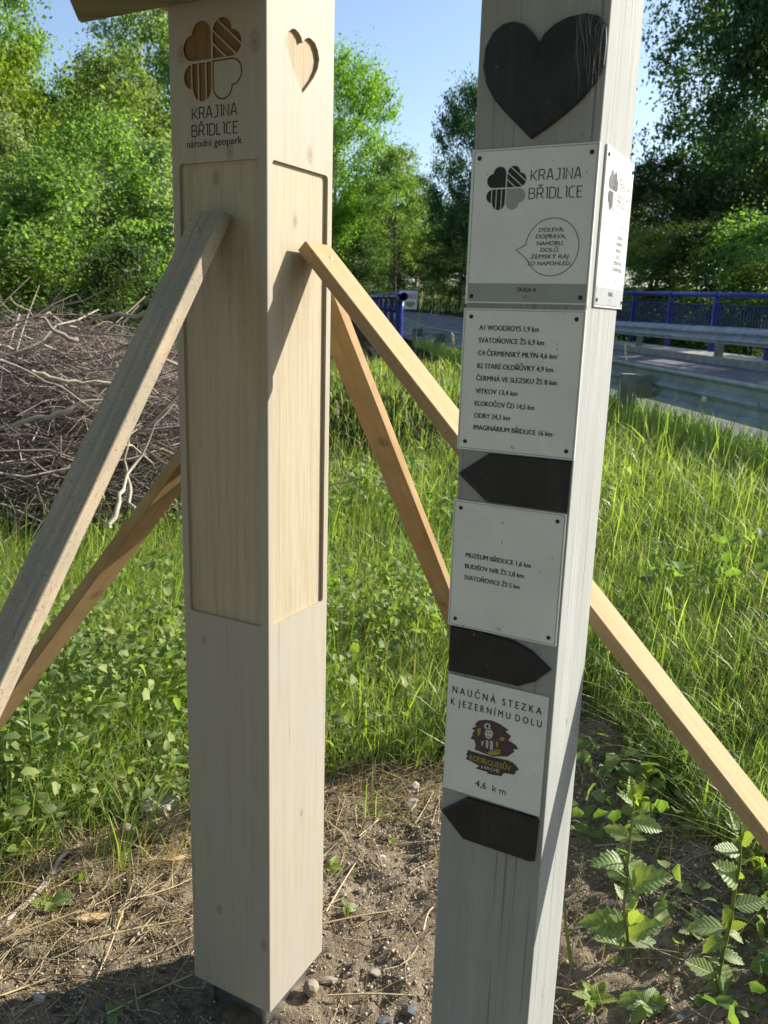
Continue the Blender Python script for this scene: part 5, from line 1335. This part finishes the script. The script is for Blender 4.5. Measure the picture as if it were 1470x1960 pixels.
# clods
def clods(n, seed):
    r = np.random.default_rng(seed); bm = bmesh.new(); bmesh.ops.create_cube(bm, size=0.75); bmesh.ops.triangulate(bm, faces=bm.faces); T = np.array([v.co[:] for v in bm.verts]); F = np.array([[v.index for v in f.verts] for f in bm.faces]); bm.free()
    X = r.uniform(-1.0, 1.1, n); Y = r.uniform(1.2, 2.75, n); k = (r.random(n) < soilness(X, Y) * np.clip(fbm(X * 5, Y * 5, 2, 77) * 2.6 - 0.3, 0.3, 1)) & (np.hypot(X - PB[0], Y - PB[1]) > 0.1); X, Y = X[k], Y[k]; n = len(X)
    i = np.clip(np.searchsorted(gy, Y), 0, ny - 1); j = np.clip(np.searchsorted(gx, X), 0, nx - 1); Z = GZ[i, j]
    s = 0.0022 + 0.0065 * r.random(n) ** 5
    V = T[None] * (1 + r.normal(0, 0.3, (n, len(T), 3))) * s[:, None, None] * r.uniform(0.5, 1.5, (n, 1, 3)) * np.array([1, 1, 0.6]) + np.stack([X, Y, Z + s * 0.15], 1)[:, None]
    return npmesh('soil_clods', V.reshape(-1, 3), [(F[None] + (np.arange(n) * len(T))[:, None, None]).reshape(-1, 3)], {'rnd': ('FACE', np.repeat(r.random(n), len(F)))})
M_CLOD = attrmat('soil_clods', [(0.0, (0.27, 0.215, 0.15)), (0.6, (0.35, 0.285, 0.205)), (0.93, (0.42, 0.35, 0.265)), (1.0, (0.52, 0.47, 0.38))], 0.95)
tag(link('soil_clods', clods(90000, 91), M_CLOD), 'crumbs and clods of dry brown earth on the bare soil', 'soil', kind='stuff')
# straw litter (uncountable) and single long straws
def litter(n, seed):
    r = np.random.default_rng(seed); it = []
    while len(it) < n:
        x, y = r.uniform(-1.05, 1.1), r.uniform(1.3, 2.75); s = soilness(np.array([x]), np.array([y]))[0]
        edge = math.exp(-((np.interp(x, SB_X, SB_Y) - y - 0.1) / 0.3) ** 2)
        if r.random() > 0.10 + 0.9 * edge + (0.25 if x < -0.4 else 0) or s < 0.05: continue
        if abs(x - PB[0]) < 0.15 and abs(y - PB[1]) < 0.15 or abs(x - QB[0]) < 0.13 and abs(y - QB[1]) < 0.13: continue
        a = r.random() * 6.28; L = r.uniform(0.03, 0.20); z = gz_soil(x, y) + r.uniform(0.003, 0.012); d = np.array([math.cos(a), math.sin(a), r.normal(0, 0.10)]); bd = r.normal(0, 0.06, 3) * L
        t = np.linspace(-.5, .5, 4); it.append((np.array([x, y, z]) + t[:, None] * L * d + (0.25 - t[:, None] ** 2) * bd * 4 * np.array([1, 1, .2]), np.full(4, r.uniform(0.0006, 0.0016)), r.random()))
    return it
M_LIT = attrmat('straw', [(0.0, (0.20, 0.15, 0.085)), (0.5, (0.40, 0.31, 0.17)), (1.0, (0.56, 0.47, 0.29))], 0.7)
tag(link('straw_litter', tw_mesh('straw_litter', litter(2200, 92), 3), M_LIT), 'thin dry straw and stalk litter scattered over the soil', 'straw', kind='stuff')
def lay(pix, r0, r1, mat, name, label, cat, c_=0.8, sides=6, up=0.008, group=None, jit=0.0):
    P = []
    for px, py in pix:
        g = ground_at(px, py); g[2] = gz_soil(g[0], g[1]) + up; P.append(g)
    P = spline(P, 5, False); P = P + rng.normal(0, jit, P.shape) if jit else P; o0 = P[0].copy()
    me = tw_mesh(name, [(P - o0, np.linspace(r0, r1, len(P)), c_)], sides)
    return tag(link(name, me, mat, None, o0), label, cat, group)
for k, (pix, lab) in enumerate([([(154, 1818), (262, 1785), (370, 1754)], 'long yellow straw running to the foot of the carved post'), ([(257, 1697), (205, 1830), (145, 1958)], 'long pale straw crossing the dark shade strip'),
                                ([(0, 1916), (60, 1890), (115, 1865)], 'straw lying beside the pale angular stone'), ([(627, 1916), (710, 1918), (794, 1907)], 'thick brown straw lying across the soil between the posts'),
                                ([(618, 1772), (690, 1765), (757, 1754)], 'pale straw in the middle of the soil between the posts'), ([(624, 1754), (662, 1690), (699, 1624)], 'straight straw leaning towards the sunlit face of the carved post'),
                                ([(789, 1581), (810, 1552), (829, 1526)], 'short thick straw beside the flat pale stone'), ([(687, 1610), (708, 1588), (728, 1569)], 'broad straw in the dry tuft between the posts'),
                                ([(205, 1960), (280, 1910), (370, 1880)], 'thin straw lying in the shadow of the carved post'), ([(810, 1780), (818, 1760), (829, 1745)], 'short straw close to the old post')]):
    lay(pix, 0.0026, 0.0016, M_LIT, 'straw', lab, 'straw', 0.6 + 0.04 * k, 5, 0.012)
M_DRIFT = simple('grey_driftwood', (0.20, 0.155, 0.115), 0.85, var=0.45, scale=40, bmp=0.6)
M_CHIP = wood('split_wood', (0.52, 0.38, 0.20), (0.3, 0.2, 0.1), 'x', contrast=0.6)
lay([(-30, 1812), (45, 1745), (95, 1690), (120, 1655), (157, 1622)], 0.009, 0.005, M_TWIG, 'stick', 'long grey stick lying in the weeds on the soil', 'stick', 0.8, 7, 0.012, jit=0.001)
lay([(0, 1640), (50, 1665), (105, 1692)], 0.004, 0.003, M_TWIG, 'stick', 'thin brown stick meeting the long grey stick', 'stick', 0.4, 6, 0.01)
lay([(182, 1718), (215, 1690), (255, 1670)], 0.004, 0.003, M_TWIG, 'stick', 'thin twig lying by the splintered wood chip', 'stick', 0.35, 6, 0.01)
lay([(240, 1600), (262, 1606), (300, 1612), (325, 1600), (350, 1586)], 0.017, 0.006, M_DRIFT, 'driftwood', 'curved lump of brown wood in front of the pale boulder', 'wood', 0.5, 9, 0.02, jit=0.002)
lay([(258, 1434), (300, 1430), (352, 1424)], 0.013, 0.009, M_TWIG, 'stick', 'flaky pale branch stub lying in the weeds behind the carved post', 'stick', 0.95, 8, 0.05, jit=0.003)
def chip(px, py, L, w, t, rot, label):
    g = ground_at(px, py); z = gz_soil(g[0], g[1]); bm = bmesh.new(); n = 7; r = random.Random(int(px)); top = []
    for i in range(n + 1):
        x = (i / n - .5) * L; ww = w * (0.6 + 0.4 * math.sin(math.pi * i / n)) * r.uniform(.7, 1.1)
        for y_, zz_ in ((-ww / 2, 0), (ww / 2, 0), (ww / 2 * .8, t * r.uniform(.6, 1.1)), (-ww / 2 * .8, t * r.uniform(.6, 1.1))): bm.verts.new((x + r.uniform(-.004, .004), y_, zz_))
    bm.verts.ensure_lookup_table()
    for i in range(n):
        for k in range(4): bm.faces.new([bm.verts[i * 4 + k], bm.verts[i * 4 + (k + 1) % 4], bm.verts[i * 4 + 4 + (k + 1) % 4], bm.verts[i * 4 + 4 + k]])
    bm.faces.new([bm.verts[k] for k in (3, 2, 1, 0)]); bm.faces.new([bm.verts[n * 4 + k] for k in range(4)]); bmesh.ops.recalc_face_normals(bm, faces=bm.faces)
    me = bpy.data.meshes.new('wood_chip'); bm.to_mesh(me); bm.free(); o = link('wood_chip', me, M_CHIP, None, (g[0], g[1], z + 0.002)); o.rotation_euler = (0, 0, rot)
    tag(o, label, 'wood')
chip(325, 1643, 0.12, 0.035, 0.016, 0.15, 'split yellow wood chunk beside the carved post')
chip(190, 1758, 0.11, 0.035, 0.008, 0.2, 'splintered pale wood chip on the soil')
